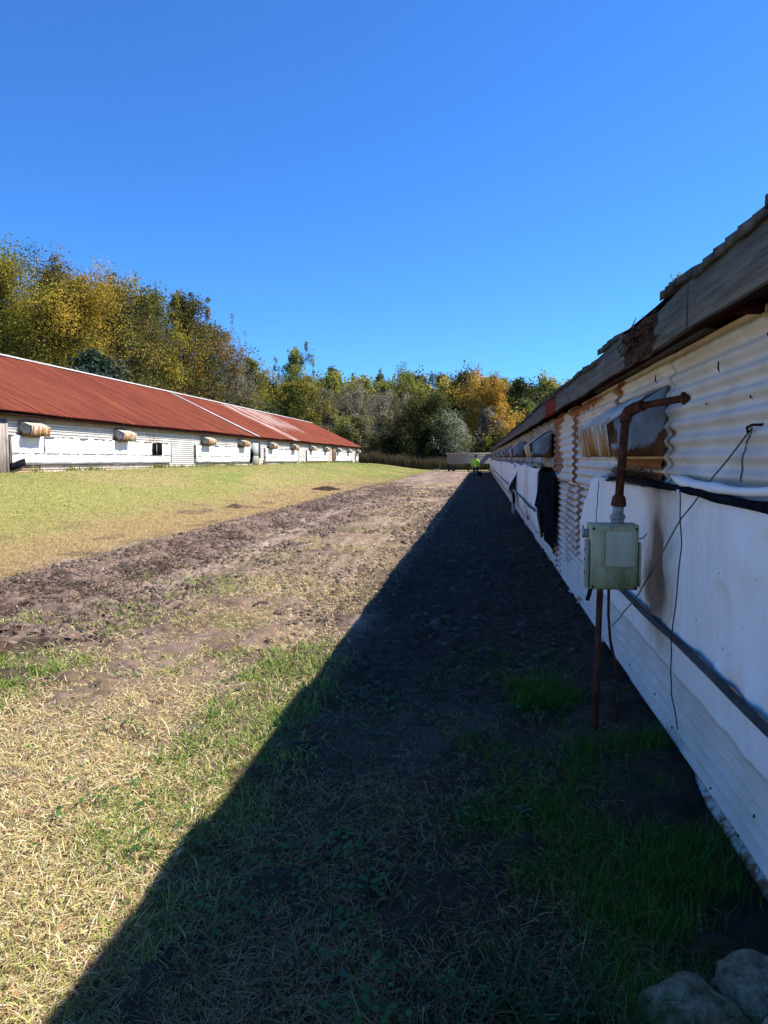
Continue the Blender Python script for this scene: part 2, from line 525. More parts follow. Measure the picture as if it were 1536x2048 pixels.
def straw():
    parts = []
    # close foreground, lit and shaded
    x, y = sample(640000, -5.2, 1.0, 1.6, 17)
    f = fbm(x * 1.3, y * 1.3, 47, 4)
    dens = (.3 + .7 * sst(.30, .55, f)) * (.30 + .70 * sst(6.5, 3.6, y - .35 * (x + 1.2))) * sst(17, 6.5, y)
    dens *= 1 - .85 * sst(-2.7, -3.7, x + .8 * (fbm(x * 1.1, y * .8, 7, 3) - .5)) * sst(4.0, 5.2, y)
    dens *= np.where((x > -1.2), sst(6.0, 3.0, y) * .42 * sst(.9, -.1, x), 1)
    k = rng.random(len(x)) < dens
    x, y = x[k], y[k]; n = len(x)
    h = rng.uniform(.014, .06, n) + .06 * rng.random(n) ** 8; wd = rng.uniform(.0018, .005, n) * (1 + y * .07)
    col = pick(rng, n, STRAW, .3)
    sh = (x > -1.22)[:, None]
    col = np.where(sh, col * np.array((.50, .42, .36)), col)  # straw under the eave shadow has its shade painted as a darker tint
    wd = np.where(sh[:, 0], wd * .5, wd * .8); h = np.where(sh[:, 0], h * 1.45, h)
    z = gh(x, y) + rng.uniform(.0, .028, n)
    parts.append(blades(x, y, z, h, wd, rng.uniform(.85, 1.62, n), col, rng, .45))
    # patchy strip further along the track
    x, y = sample(170000, -6.0, -1.0, 5, 45)
    f = fbm(x * 1.1, y * .8, 49, 4)
    dens = (.16 + .84 * sst(.42, .62, f)) * (.25 + .75 * np.exp(-((x + 2.7) / 1.1) ** 2)) * .7
    k = rng.random(len(x)) < dens
    x, y = x[k], y[k]; n = len(x)
    h = rng.uniform(.03, .11, n); wd = rng.uniform(.002, .005, n) * (1 + y * .06)
    parts.append(blades(x, y, gh(x, y) + rng.uniform(-.005, .02, n), h, wd, rng.uniform(1.0, 1.6, n), pick(rng, n, STRAW + GREENDRY[:2], .35), rng, .25))
    # bits of dark torn turf on the mud
    x, y = sample(45000, -6.4, -3.0, 6, 45)
    f = fbm(x * 1.5, y * .9, 97, 3)
    k = rng.random(len(x)) < sst(.4, .6, f) * np.exp(-((x + 5.2) / .9) ** 2)
    x, y = x[k], y[k]; n = len(x)
    parts.append(blades(x, y, gh(x, y) + rng.uniform(0, .03, n), rng.uniform(.03, .1, n), rng.uniform(.006, .014, n) * (1 + y * .03), rng.uniform(.8, 1.5, n), pick(rng, n, [(.06, .04, .03), (.09, .06, .045), (.14, .10, .06)], .3), rng, .3))
    # dark scraps on the shade-painted mud by the barn
    x, y = sample(26000, -1.2, 1.0, 4.5, 30)
    n = len(x)
    parts.append(blades(x, y, gh(x, y) + rng.uniform(0, .02, n), rng.uniform(.03, .12, n), rng.uniform(.0015, .004, n) * (1 + y * .05), rng.uniform(1.1, 1.6, n), pick(rng, n, [(.09, .075, .05), (.05, .04, .03), (.14, .12, .08), (.05, .07, .025)], .3), rng, .3))
    stuff_mesh('dry_straw', parts, M['blade'], 'dry cut straw and dead grass scattered over the track', 'straw')
straw()

def clumps(n, x0, x1, y0, y1, per, spread, hr, wr, pal, rg, lean=(.1, .9), power=1, mask=None):
    cx, cy = sample(n, x0, x1, y0, y1, power)
    if mask is not None:
        k = rg.random(n) < mask(cx, cy); cx, cy = cx[k], cy[k]
    n = len(cx)
    cs = rg.uniform(.6, 1.3, n)
    x = np.repeat(cx, per) + rg.normal(0, spread, n * per) * np.repeat(cs, per)
    y = np.repeat(cy, per) + rg.normal(0, spread, n * per) * np.repeat(cs, per)
    m = n * per
    h = rg.uniform(*hr, m) * np.repeat(cs, per)
    wd = rg.uniform(*wr, m) * (1 + np.maximum(y, 0) * .05)
    return blades(x, y, gh(x, y) - .005, h, wd, rg.uniform(*lean, m), pick(rg, m, pal, .3), rg, .8)

def green():
    p = []
    # tufts in the sun
    msk = lambda x, y: sst(.50, .62, fbm(x * .9, y * .9, 61, 3)) * sst(14, 5, y)
    p.append(clumps(1500, -4.8, -.9, 1.7, 11, 26, .05, (.04, .11), (.003, .006), GREEN + GREENDRY, rng, (.2, 1.3), 1, msk))
    p.append(clumps(260, -1.75, -1.05, 2.6, 6.0, 26, .06, (.05, .12), (.003, .006), GREEN, rng, (.2, 1.2)))
    p.append(clumps(90, -4.3, -3.1, 4.1, 5.4, 30, .07, (.06, .15), (.004, .008), GREEN, rng, (.2, 1.2)))
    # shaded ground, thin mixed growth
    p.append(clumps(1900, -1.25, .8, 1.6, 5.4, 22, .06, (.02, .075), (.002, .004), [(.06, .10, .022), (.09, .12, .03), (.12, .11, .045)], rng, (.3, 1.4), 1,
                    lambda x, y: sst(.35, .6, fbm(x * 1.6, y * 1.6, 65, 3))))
    p.append(clumps(60, -.3, .75, 5.0, 6.6, 24, .05, (.04, .12), (.003, .005), LUSH, rng, (.2, 1.0), 1,
                    lambda x, y: np.exp(-((y - 5.4) / .5) ** 2)))
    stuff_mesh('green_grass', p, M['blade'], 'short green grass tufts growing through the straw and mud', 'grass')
    p = []
    # lush fine grass along the wall foot
    p.append(clumps(430, .05, 1.02, 1.9, 4.05, 58, .06, (.05, .16), (.0013, .0028), LUSH, rng, (.05, .9), 1.0,
                    lambda x, y: sst(.1, .6, x - .1 + .1 * (3.0 - y)) * sst(.36, .56, fbm(x * 2.2, y * 2.2, 67, 3))))
    p.append(clumps(46, .25, .62, 4.6, 5.1, 46, .05, (.06, .16), (.0018, .0032), LUSH, rng, (.05, .8)))
    p.append(clumps(70, -.1, .5, 2.6, 4.1, 40, .06, (.05, .13), (.0018, .0032), LUSH, rng, (.1, .9)))
    # broad-bladed clump near the stones
    p.append(clumps(26, -.15, .4, 1.75, 2.2, 24, .05, (.08, .2), (.006, .011), [(.04, .085, .03), (.06, .10, .04), (.03, .07, .025)], rng, (.4, 1.3)))
    # weeds at the foot of the red-roofed barn
    stuff_mesh('lush_grass', p, M['blade'], 'long fine dark green grass growing along the foot of the near barn wall', 'grass')
green()

def clods():
    rg = np.random.default_rng(61)
    n = 60000
    x = rg.uniform(-6.4, -1.2, n); y = 4.5 * (40 / 4.5) ** rg.random(n)
    k = rg.random(n) < (.40 + .60 * np.exp(-((x + 4.9) / 1.2) ** 2)) * sst(.30, .6, fbm(x * 1.1, y * .7, 33, 3)) * sst(4.5, 6.5, y)
    x, y = x[k], y[k]
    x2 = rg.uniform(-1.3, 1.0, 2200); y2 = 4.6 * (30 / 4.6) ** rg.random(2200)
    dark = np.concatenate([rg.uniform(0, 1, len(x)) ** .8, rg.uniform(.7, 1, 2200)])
    x = np.concatenate([x, x2]); y = np.concatenate([y, y2]); n = len(x)
    base = np.array([(1, 0, 0), (.31, .95, 0), (-.81, .59, 0), (-.81, -.59, 0), (.31, -.95, 0), (.5, .36, .75), (-.2, .6, .7), (-.6, 0, .8), (-.2, -.6, .72), (.5, -.36, .7), (0, 0, 1)])
    tri = np.array([(0, 1, 5), (1, 2, 6), (2, 3, 7), (3, 4, 8), (4, 0, 9), (1, 6, 5), (2, 7, 6), (3, 8, 7), (4, 9, 8), (0, 5, 9), (5, 6, 10), (6, 7, 10), (7, 8, 10), (8, 9, 10), (9, 5, 10)])
    s = (.006 + .020 * rg.random(n) ** 2 + .03 * rg.random(n) ** 14) * (1 + y * .035)
    v = base[None] * rg.uniform(.55, 1.35, (n, 11, 1)) * s[:, None, None] * np.array((1.2, 1.2, .75))
    a = rg.uniform(0, 6.28, n); c, d = np.cos(a)[:, None], np.sin(a)[:, None]
    v = np.stack([v[..., 0] * c - v[..., 1] * d, v[..., 0] * d + v[..., 1] * c, v[..., 2]], -1) + np.stack([x, y, gh(x, y) + .0], -1)[:, None]
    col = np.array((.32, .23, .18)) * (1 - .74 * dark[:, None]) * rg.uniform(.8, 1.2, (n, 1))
    t = (np.arange(n)[:, None, None] * 11 + tri[None]).reshape(-1, 3)
    stuff_mesh('soil_clods', [(v.reshape(-1, 3), None, t, np.repeat(col, 11, 0))], M['soil'], 'small loose clods of dark earth strewn over the churned track', 'clods')
clods()

def weeds():
    """small broad leaves on the shaded and sunlit foreground"""
    rg = np.random.default_rng(21)
    n = 900
    cx = rg.uniform(-3.2, .4, n); cy = 1.7 * (5.0 / 1.7) ** rg.random(n)
    k = rg.random(n) < np.where(cx > -1.2, 1, .45) * sst(.4, .6, fbm(cx * 1.8, cy * 1.8, 23, 3))
    cx, cy = cx[k], cy[k]; n = len(cx); per = 9
    x = np.repeat(cx, per) + rg.normal(0, .035, n * per); y = np.repeat(cy, per) + rg.normal(0, .035, n * per)
    m = len(x); z = gh(x, y) + rg.uniform(.01, .06, m)
    s = rg.uniform(.006, .015, m)
    a = rg.uniform(0, 6.28, m); tilt = rg.uniform(-.5, .5, (m, 2))
    ang = np.array([0, 1.05, 2.1, 3.14, 4.19, 5.24]); rad = np.array([1.25, .9, .8, 1.1, .8, .9])
    px = np.cos(ang[None] + a[:, None]) * rad * s[:, None]; py = np.sin(ang[None] + a[:, None]) * rad * s[:, None]
    v = np.stack([x[:, None] + px, y[:, None] + py, z[:, None] + px * tilt[:, :1] + py * tilt[:, 1:]], -1).reshape(-1, 3)
    i = np.arange(m)[:, None] * 6
    q = np.concatenate([i + np.array([[0, 1, 2, 3]]), i + np.array([[0, 3, 4, 5]])])
    col = np.repeat(pick(rg, m, [(.05, .13, .025), (.08, .16, .04), (.06, .12, .05)], .3), 6, 0)
    stuff_mesh('clover_weeds', [(v, q, None, col)], M['blade'], 'small broad leaved weeds low among the foreground straw', 'weeds')
weeds()

def field_grass():
    p = []
    n = 230000
    x = rng.uniform(-17, -4.9, n); y = 6.0 * (95 / 6.0) ** rng.random(n)
    k = x < track_edge(y) + .1 + rng.exponential(.28, n) * (fbm(x * .9, y * .7, 14, 3) > .42)
    k &= x > -15.9
    x, y = x[k], y[k]; n = len(x)
    dry = sst(-10.2, -7.4, x + 1.6 * (fbm(x * .8, y * .45, 41, 4) - .5)) * sst(75, 30, y)
    c1 = pick(rng, n, [(.29, .34, .07), (.39, .39, .12), (.21, .29, .045), (.56, .47, .22), (.46, .38, .17)], .3) * (.7 + .6 * fbm(x * .35, y * .25, 15, 4))[:, None]
    c2 = pick(rng, n, [(.44, .30, .14), (.55, .42, .22), (.36, .22, .10), (.46, .40, .15)], .28)
    c = np.where((rng.random(n) < dry)[:, None], c2, c1)
    p.append(blades(x, y, gh(x, y) - .004, rng.uniform(.025, .07, n), rng.uniform(.004, .008, n) * (1 + y * .05), rng.uniform(.3, 1.45, n), c, rng, .5))
    # taller weeds at the barn foot
    n = 70
    cx = rng.uniform(-15.9, -15.6, n); cy = rng.uniform(22, 93, n)
    per = 22
    x = np.repeat(cx, per) + rng.normal(0, .09, n * per); y = np.repeat(cy, per) + rng.normal(0, .22, n * per)
    p.append(blades(x, y, gh(x, y), rng.uniform(.1, .32, n * per), rng.uniform(.02, .05, n * per), rng.uniform(.1, .9, n * per), pick(rng, n * per, [(.2, .27, .06), (.30, .32, .10), (.15, .22, .05)], .3), rng, .6))
    stuff_mesh('slope_grass', p, M['blade'], 'short mown grass on the slope below the red roofed barn', 'grass')
field_grass()

# ------------------------------------------------------------------ near barn on the right
WX = 1.07            # face of the wall
def corr(mb, y0, y1, z0, z1, X, period, amp, dy, side=-1, rust=None, ragged=0, per=8, seed=0, dent=0.0):
    nz = max(2, int((z1 - z0) / period * per)); ny = max(1, int(round((y1 - y0) / dy)))
    zz = np.linspace(z0, z1, nz + 1)[None, :]; yy = np.linspace(y0, y1, ny + 1)[:, None]
    Z = np.broadcast_to(zz, (ny + 1, nz + 1)).copy(); Y = np.broadcast_to(yy, Z.shape).copy()
    if ragged:
        lo = z0 + ragged * (fbm(Y * 2.3, Y * 0 + seed, 3, 4) - .35)
        Z = np.maximum(Z, lo)
    X_ = X + side * amp * np.sin(2 * np.pi * Z / period)
    if dent: X_ = X_ + dent * (fbm(Y * 1.3, Z * 1.7, seed + 5, 3) - .5)
    at_ = rust(Y, Z) if rust else 0 * Y
    mb.grid(np.stack([X_, Y, Z], -1), at_)

barn = empty('near_barn', (WX, 38, 0))
tag(barn, 'long low barn on the right with white tarps, corrugated walls and a rotten grey fascia', 'barn')
BY0, BY1 = -3.0, 79.5

def rust_low_groove_shade(Y, Z):
    r = .75 * np.exp(-((Y - 8.05) / .10) ** 2) * sst(.45, .75, Z)
    r += .35 * sst(.1, -.02, Z) * 1.0
    r += .5 * np.exp(-((Y - 10.25) / .08) ** 2) + .40 * sst(7.0, 8.0, Y) * sst(.5, .66, fbm(Y * 2.2, Z * 2.0, 43, 3))
    r += .35 * np.exp(-((Y - 7.85) / .22) ** 2) * sst(.5, .8, Z)
    return r + .10 + .42 * sst(.55, 1, -np.sin(2 * np.pi * Z / .078 - .5)) + .25 * sst(.25, 0, Z)  # sine term paints shading lines into the grooves, on top of rust and splash
def rust_up(Y, Z):
    r = .8 * np.exp(-((Y - 8.3) / .13) ** 2) + .75 * sst(8.9, 10.2, Y) * sst(1.35, 1.5, Z) * .8
    r += .7 * np.exp(-((Z - 1.34) / .03) ** 2) * sst(6, 9, Y)
    r += .6 * np.exp(-((Y - 5.75) / .16) ** 2) * sst(1.45, 1.6, Z) + .5 * np.exp(-((Y - 4.2) / .10) ** 2) * sst(2.0, 1.8, Z) + .35 * np.exp(-((Z - 2.18) / .05) ** 2)
    r += .38 * sst(5.8, 7.5, Y) * sst(.45, .62, fbm(Y * 2.2, Z * 2.5, 41, 3))
    return r + .04
mb = MB()
for i, (a, b) in enumerate([(BY0, -.6), (-.66, 2.0), (1.94, 5.1), (5.04, 8.1), (8.03, 10.4)]):
    corr(mb, a, b, -.09, 1.38, WX + .008 - .004 * (i % 2), .078, .016, .06, rust=rust_low_groove_shade, seed=i, dent=.02, ragged=.08)
corr(mb, 10.38, 34, -.09, .62, WX + .01, .078, .014, .12, rust=lambda Y, Z: .30 + .3 * sst(.2, 0, Z), ragged=.34, seed=9, dent=.05)
corr(mb, 34, BY1, -.09, .62, WX + .01, .078, .014, .5, rust=lambda Y, Z: .25 + 0 * Y, ragged=.3, seed=12)
mb.build('lower_wall', M['wall_cream'], barn, attr='rust', smooth=True)
mb = MB()
for i, (a, b) in enumerate([(BY0, -.5), (-.56, 2.05), (1.99, 4.25), (4.2, 5.75), (5.7, 8.35), (8.28, 10.6)]):
    corr(mb, a, b, 1.33, 2.23, WX - .012 - .004 * (i % 2), .086, .0145, .06, rust=rust_up, seed=20 + i, dent=.022)
mb.build('upper_wall', M['wall_cream'], barn, attr='rust', smooth=True)
# beyond the metal sheets: planks, dark openings and posts
mb = MB()
for y in np.arange(10.6, BY1, 4.9):
    y1 = min(y + 4.88, BY1)
    mb.box((WX - .02, y, 2.0 + .01 * math.sin(y * 3)), (WX + .015, y1, 2.225))
    mb.box((WX - .012, y, 1.50), (WX + .02, y1, 1.66 + .01 * math.sin(y)))
mb.build('wall_plank', M['plank_pale'], barn)
mb = MB(); mb.box((WX + .05, 10.4, .0), (WX + .09, BY1, 2.22)); mb.build('interior_shade', M['black'], barn)  # solid black sheet, painted for the unlit interior behind the wall
mb = MB(); mb.box((WX + .022, 10.6, 1.62), (WX + .045, BY1, 2.02)); mb.build('upper_board', M['soffit'], barn)
for y in [10.45, 12.6, 16.3, 20.3, 25.2, 30.2, 36, 42, 49, 57, 66, 76]:
    mb = MB(); mb.box((WX - .016, y, .25), (WX + .046, y + .14, 2.0)); mb.build('wall_post', M['plank_brown'], barn)
mb = MB()
mb.box((WX + 12.2, BY0, -.1), (WX + 12.3, BY1, 2.25)); mb.box((WX + .1, BY1 - .1, -.1), (WX + 12.2, BY1, 2.25)); mb.box((WX + .1, BY0, -.1), (WX + 12.2, BY0 + .1, 2.25))
for yy in (BY0 + .02, BY1 - .02):
    mb.add([(WX, yy, 2.25), (WX + 12.3, yy, 2.25), (WX + 6.2, yy, 5.0)], t=[(0, 1, 2)])
mb.build('rear_wall', M['plank_grey'], barn)
# roof: two slopes with a shingled, slightly uneven eave
EX, EZ = .885, 2.405
RX, RZ = 7.3, 5.35
sl = (RZ - EZ) / (RX - EX)
mb = MB()
ys = np.arange(BY0 - .3, BY1 + .3, .8)
wv = .016 * np.sin(ys * .7) + .014 * np.sin(ys * 1.9) + .012 * np.sin(ys * 4.3)
for k, t in ((0, 0), (1, -.03)):
    P = np.array([[(x, y, z + t + wv[i] * (j == 0)) for j, (x, z) in enumerate(((EX, EZ + .012), (RX, RZ), (2 * RX - EX, EZ)))] for i, y in enumerate(ys)])
    mb.grid(P)
rg = np.random.default_rng(3)
y = BY0
while y < BY1:                                   # eave course of shingle tabs
    wd = rg.uniform(.08, .16) if y < 25 else .9
    ov = rg.uniform(0, .012); th = rg.uniform(.008, .016); up = rg.uniform(.004, .014)
    rot = 3.7 < y < 4.7
    if not rot or rg.random() < .4:
        x0 = EX - .022 - ov + (.10 if rot else 0); x1 = EX + .5
        z0 = EZ + .012 + up - sl * (.022 + ov) + wv[min(int((y - BY0 + .3) / .8), len(wv) - 1)]
        dz = (x1 - x0) * sl
        a, b = y, y + wd
        tw = rg.uniform(.003, .013) if y < 25 else .01
        zb_ = z0 - .02
        v = [(x0, a, zb_), (x0, b, zb_), (x1, b, zb_ + dz), (x1, a, zb_ + dz), (x0, a, z0 + th), (x0, b, z0 + th + tw), (x1, b, z0 + dz + th), (x1, a, z0 + dz + th)]
        mb.add(v, [(0, 3, 2, 1), (4, 5, 6, 7), (0, 1, 5, 4), (1, 2, 6, 5), (2, 3, 7, 6), (3, 0, 4, 7)])
    y += wd
mb.build('roof', M['shingle'], barn)
# fascia boards
FX0, FX1 = .872, .897
bounds = [(BY0, -.4), (-.39, 3.25), (3.262, 3.86), (4.62, 6.72), (6.73, 8.72), (10.04, 13.6), (13.61, 17.4), (17.41, 22.3), (22.31, 28), (28.01, 38), (38.01, 52), (52.01, 66), (66.01, BY1)]
for i, (a, b) in enumerate(bounds):
    n = max(2, int((b - a) / .25))
    yy = np.linspace(a, b, n)
    mb = MB()
    bot = 2.20 + .006 * np.sin(yy * 2.1 + i) ; top = EZ + .000 + .004 * np.sin(yy * 3)
    if i == 2: bot = bot + 0 ; top = top - .03 * sst(3.6, 3.86, yy)
    tw = .004 * np.sin(i * 2.2)
    ring = np.stack([np.stack([np.full(n, FX0 + tw), yy, bot], -1), np.stack([np.full(n, FX1), yy, bot], -1), np.stack([np.full(n, FX1), yy, top], -1), np.stack([np.full(n, FX0), yy, top], -1), np.stack([np.full(n, FX0 + tw), yy, bot], -1)], 1)
    mb.grid(ring)
    for e in (0, n - 1): mb.add(ring[e, :4], [(0, 1, 2, 3)])
    mb.build('fascia_board', M['fascia'], barn)
mb = MB(); mb.box((FX0 - .003, 8.73, 2.195), (FX1, 10.03, EZ))
o = mb.build('fascia_board', M['fascia_red'], barn); o['label'] = 'faded red fascia board'
# rotten stretch of fascia: splintered layers
mb = MB(); rg = np.random.default_rng(8)
n = 40; yy = np.linspace(3.80, 4.70, n); zz = np.linspace(2.195, 2.40, 14)
Yg, Zg = np.meshgrid(yy, zz, indexing='ij')
Xg = FX0 + .012 + .05 * (fbm(Yg * 5, Zg * 26, 7, 4) - .35) + .05 * sst(2.28, 2.40, Zg) * fbm(Yg * 9, Zg * 4, 8, 2)
Zg = Zg + .03 * (fbm(Yg * 6, Yg * 0, 18, 3) - .5) * sst(2.25, 2.2, Zg) + .05 * (fbm(Yg * 9, Yg * 0, 28, 3) - .62) * sst(2.33, 2.4, Zg)
mb.grid(np.stack([Xg, Yg, Zg], -1))
for k in range(90):
    y = rg.uniform(3.78, 4.72); z = 2.20 + .20 * rg.random() ** .7; L = rg.uniform(.05, .22)
    a = rg.normal(0, .22); xx = FX0 - .012 + rg.uniform(-.012, .03)
    mb.tube([(xx, y - L / 2, z - a * L / 2), (xx - .006, y, z), (xx + rg.uniform(-.015, .02), y + L / 2, z + a * L / 2)], [.002, rg.uniform(.003, .008), .001], 4)
for k in range(26):                              # broken shingle scraps hanging over the rot
    y = rg.uniform(3.78, 4.72); s_ = rg.uniform(.02, .05)
    mb.box((FX0 - .02, y, 2.36), (FX0 + .05, y + s_, 2.368), Matrix.Rotation(rg.uniform(-.9, .9), 4, 'X') @ Matrix.Rotation(rg.uniform(-1, .3), 4, 'Y'))
mb.build('rotten_board', M['rotten'], barn)
# eave underside
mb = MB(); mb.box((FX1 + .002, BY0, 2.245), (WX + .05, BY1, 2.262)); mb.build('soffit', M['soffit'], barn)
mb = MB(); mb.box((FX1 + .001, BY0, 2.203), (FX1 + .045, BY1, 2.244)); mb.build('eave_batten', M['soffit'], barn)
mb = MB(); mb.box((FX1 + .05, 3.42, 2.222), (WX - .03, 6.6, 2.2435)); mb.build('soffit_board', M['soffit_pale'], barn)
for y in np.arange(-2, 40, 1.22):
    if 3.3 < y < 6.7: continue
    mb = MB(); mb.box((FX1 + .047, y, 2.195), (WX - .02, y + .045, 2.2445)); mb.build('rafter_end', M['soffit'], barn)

# vent hoods
def hood_mesh(y0, y1, X, side, zt, zf, zb, pt, pb, name, parent, near_rust, rg):
    """front and sloping top in one sheet, two end panels as sub-parts.  side=-1: sticks out towards -X"""
    x_t = X + side * pt; x_b = X + side * pb
    n = 14; yy = np.linspace(y0, y1, n)
    rows = [(X, zt), (X + side * pt * .35, zt - (zt - zf) * .25), (x_t, zf), (x_t * .5 + x_b * .5, (zf + zb) / 2), (x_b, zb)]
    P = np.array([[(x + .006 * math.sin(y * 9 + j), y, z + (.006 * math.sin(y * 7) if j in (2, 4) else 0)) for j, (x, z) in enumerate(rows)] for y in yy])
    rust = np.array([[near_rust + (.25 if j in (3, 4) else (.1 if j == 2 else -.25)) for j in range(5)] for y in yy])
    m = MB(); m.grid(P, rust)
    h = m.build(name, M['hood_front'], parent, attr='rust', solid=.004)
    for ye in (y0 + .004, y1 - .004):
        m = MB()
        A = np.linspace(0, 1, 12)[:, None]; B = np.linspace(0, 1, 10)[None, :]
        top = zt + (zf - zt) * A
        px = X + side * (pb + (pt - pb) * B) * A
        pz = zb + (top - zb) * B
        r = .62 - 1.25 * np.minimum(np.minimum(B + .0 * A, (1 - A) * 1.1 + .25), .8) + .35 * (A > .82) * (B > .4) + .3 * (1 - sst(0, .3, A)) + .17
        m.grid(np.stack([px, ye + .012 * np.sin(A * 5 + B * 4) + .03 * (fbm(A * 3 + y0, B * 3, 4, 3) - .5) * np.sin(np.pi * A) * np.sin(np.pi * B), pz + 0 * px], -1), r + 0 * px)
        e = m.build('end_panel', M['hood_end'], h, attr='rust', solid=.003)
    return h
rgh = np.random.default_rng(12)
for y in [4.27, 10.9, 17.5, 24.1, 30.7, 37.3, 43.9, 50.5, 57.1, 63.7, 70.3]:
    hood_mesh(y, y + 1.25 + rgh.uniform(-.03, .03), WX - .022, -1, 2.06, 1.845, 1.655, .335, .295, 'vent_hood', barn, rgh.uniform(.30, .40), rgh)
# rusty panel in the opening under the nearest hood
mb = MB(); corr(mb, 4.3, 5.5, 1.46, 1.70, WX - .030, .088, .006, .05, seed=44, rust=lambda Y, Z: .75 + 0 * Y)
mb.build('rust_panel', M['wall_cream'], barn, attr='rust', smooth=True)

# tarps over the openings
def tarp(y0, y1, z0, z1, X, side, dy, dz, parent, amp, seed, stain=None, wavy=.04, name='curtain', left_round=0):
    ny = max(2, int((y1 - y0) / dy)); nz = max(2, int((z1 - z0) / dz))
    Y, T = np.meshgrid(np.linspace(y0, y1, ny + 1), np.linspace(0, 1, nz + 1), indexing='ij')
    lo = z0 + wavy * (fbm(Y * 1.1, Y * 0 + seed, seed, 4) - .5) * 2
    hi = z1 + wavy * .5 * (fbm(Y * .9, Y * 0 + seed + 3, seed + 9, 3) - .5) * 2
    if left_round:
        q_ = sst(y1 - left_round, y1, Y)
        hi = hi - .45 * q_ ** 2; lo = lo + .12 * q_
    Z = lo + (hi - lo) * T
    fold = (fbm(Y * 2.4 + .35 * Z, Z * .5, seed + 1, 4) - .5) + .5 * (fbm(Y * 7, Z * 1.1, seed + 2, 3) - .5)
    diag = fbm((Y + Z) * 2.6, (Y - Z) * .6, seed + 4, 3) - .5
    ridg = 1 - np.abs(2 * fbm((Y + .7 * Z) * 2.1, (Y - Z) * 1.3, seed + 6, 3) - 1)
    out = amp * (fold + .5 * diag) + .6 * amp * sst(.70, .97, ridg) + .5 * amp * np.exp(-(T / .12) ** 2) + .015
    X_ = X + side * np.clip(out + amp * .45, .004, .10 if amp > .06 else .066) * (.45 + .55 * sst(0, .3, T))
    st = stain(Y, Z) if stain else 0 * Y
    m = MB(); m.grid(np.stack([X_, Y, Z], -1), st)
    return m.build(name, M['tarp'], parent, attr='stain', smooth=True, solid=.0025)

def stain_near(Y, Z):
    wv_ = .12 * (fbm(Z * 5, Z * 0, 3, 3) - .5)
    s = 1.2 * np.exp(-((Y - 4.17 - .25 * (Z - 1.0) + wv_) / (.10 + .12 * sst(1.3, .8, Z))) ** 2) * np.exp(-((Z - 1.04) / .26) ** 2)
    s += .50 * np.exp(-((Y - 4.15) / .45) ** 2) * sst(.42, .7, Z)
    s += .35 * np.exp(-((Z - 1.5) / .07) ** 2) * sst(3.0, 4.2, Y) + .22 * sst(.62, .45, Z) * fbm(Y * 3, Z * 5, 9, 3) + .10 * fbm(Y * 6, Z * .4, 19, 3)
    return s
def dirty(Y, Z): return .12 + .30 * sst(.55, .35, Z) + .3 * sst(.55, .7, fbm(Y * 1.4, Z * .3, 5, 3))
t1 = tarp(-2.6, 7.35, .51, 1.485, WX - .030, -1, .025, .025, barn, .038, 31, stain_near, .05, left_round=1.1)
t2 = tarp(12.15, 19.7, .36, 1.47, WX - .03, -1, .06, .05, barn, .11, 37, dirty, .10)
t3 = tarp(20.5, 35.0, .34, 1.47, WX - .03, -1, .12, .08, barn, .09, 43, dirty, .08)
t4 = tarp(36.2, 56.0, .34, 1.47, WX - .03, -1, .3, .12, barn, .09, 47, dirty, .08)
t5 = tarp(57.2, 78.5, .34, 1.47, WX - .03, -1, .5, .12, barn, .09, 53, dirty, .08)
def strap(y0, y1, z, X, parent, seed, h=.036, th=.007, dy=.1, sag=.02):
    n = max(2, int((y1 - y0) / dy)); yy = np.linspace(y0, y1, n)
    zz = z + sag * (fbm(yy * .8, yy * 0 + seed, seed, 3) - .5) * 2
    xx = X + .004 * np.sin(yy * 4)
    ring = np.stack([np.stack([xx - th, yy, zz - h / 2], -1), np.stack([xx - th, yy, zz + h / 2], -1), np.stack([xx + th, yy, zz + h / 2], -1), np.stack([xx + th, yy, zz - h / 2], -1), np.stack([xx - th, yy, zz - h / 2], -1)], 1)
    m = MB(); m.grid(ring); return m.build('strap', M['strap'], parent)
strap(-2.6, 5.25, .745, WX - .106, t1, 3)
strap(12.2, 18.6, .74, WX - .15, t2, 5, .04)
strap(20.6, 34.8, .74, WX - .14, t3, 6, .04)
strap(36.4, 55.8, .74, WX - .14, t4, 7, .04)
strap(57.4, 78.4, .74, WX - .14, t5, 8, .04)
# folded-over hem and black lining at the top of the nearest tarp
def roll(y0, y1, zc, r, X, mname, name, parent, seed, dy=.05, taper=True):
    n = int((y1 - y0) / dy); m = MB(); pts = []; rad = []
    for i in range(n + 1):
        y = y0 + (y1 - y0) * i / n
        e = min(1, (n - i) / 6 + .15) if taper else 1
        rad.append(r * e * (.45 + .95 * float(fbm(y * 3.1, seed, seed, 3))))
        pts.append((X + .012 * float(vn(y * 5, 1, seed) - .5), y, zc + .05 * float(vn(y * 1.7, 2, seed) - .5)))
    m.tube(pts, rad, 9)
    return m.build(name, M[mname], parent, smooth=True)
roll(-2.6, 3.95, 1.535, .027, WX - .07, 'tarp', 'hem', t1, 4)
roll(2.2, 5.9, 1.495, .02, WX - .08, 'dark_cloth', 'lining', t1, 6)
roll(12.3, 19.5, 1.50, .05, WX - .06, 'plank_grey', 'hem', t2, 9, .2)
roll(20.6, 34.8, 1.50, .045, WX - .06, 'plank_grey', 'hem', t3, 10, .4)
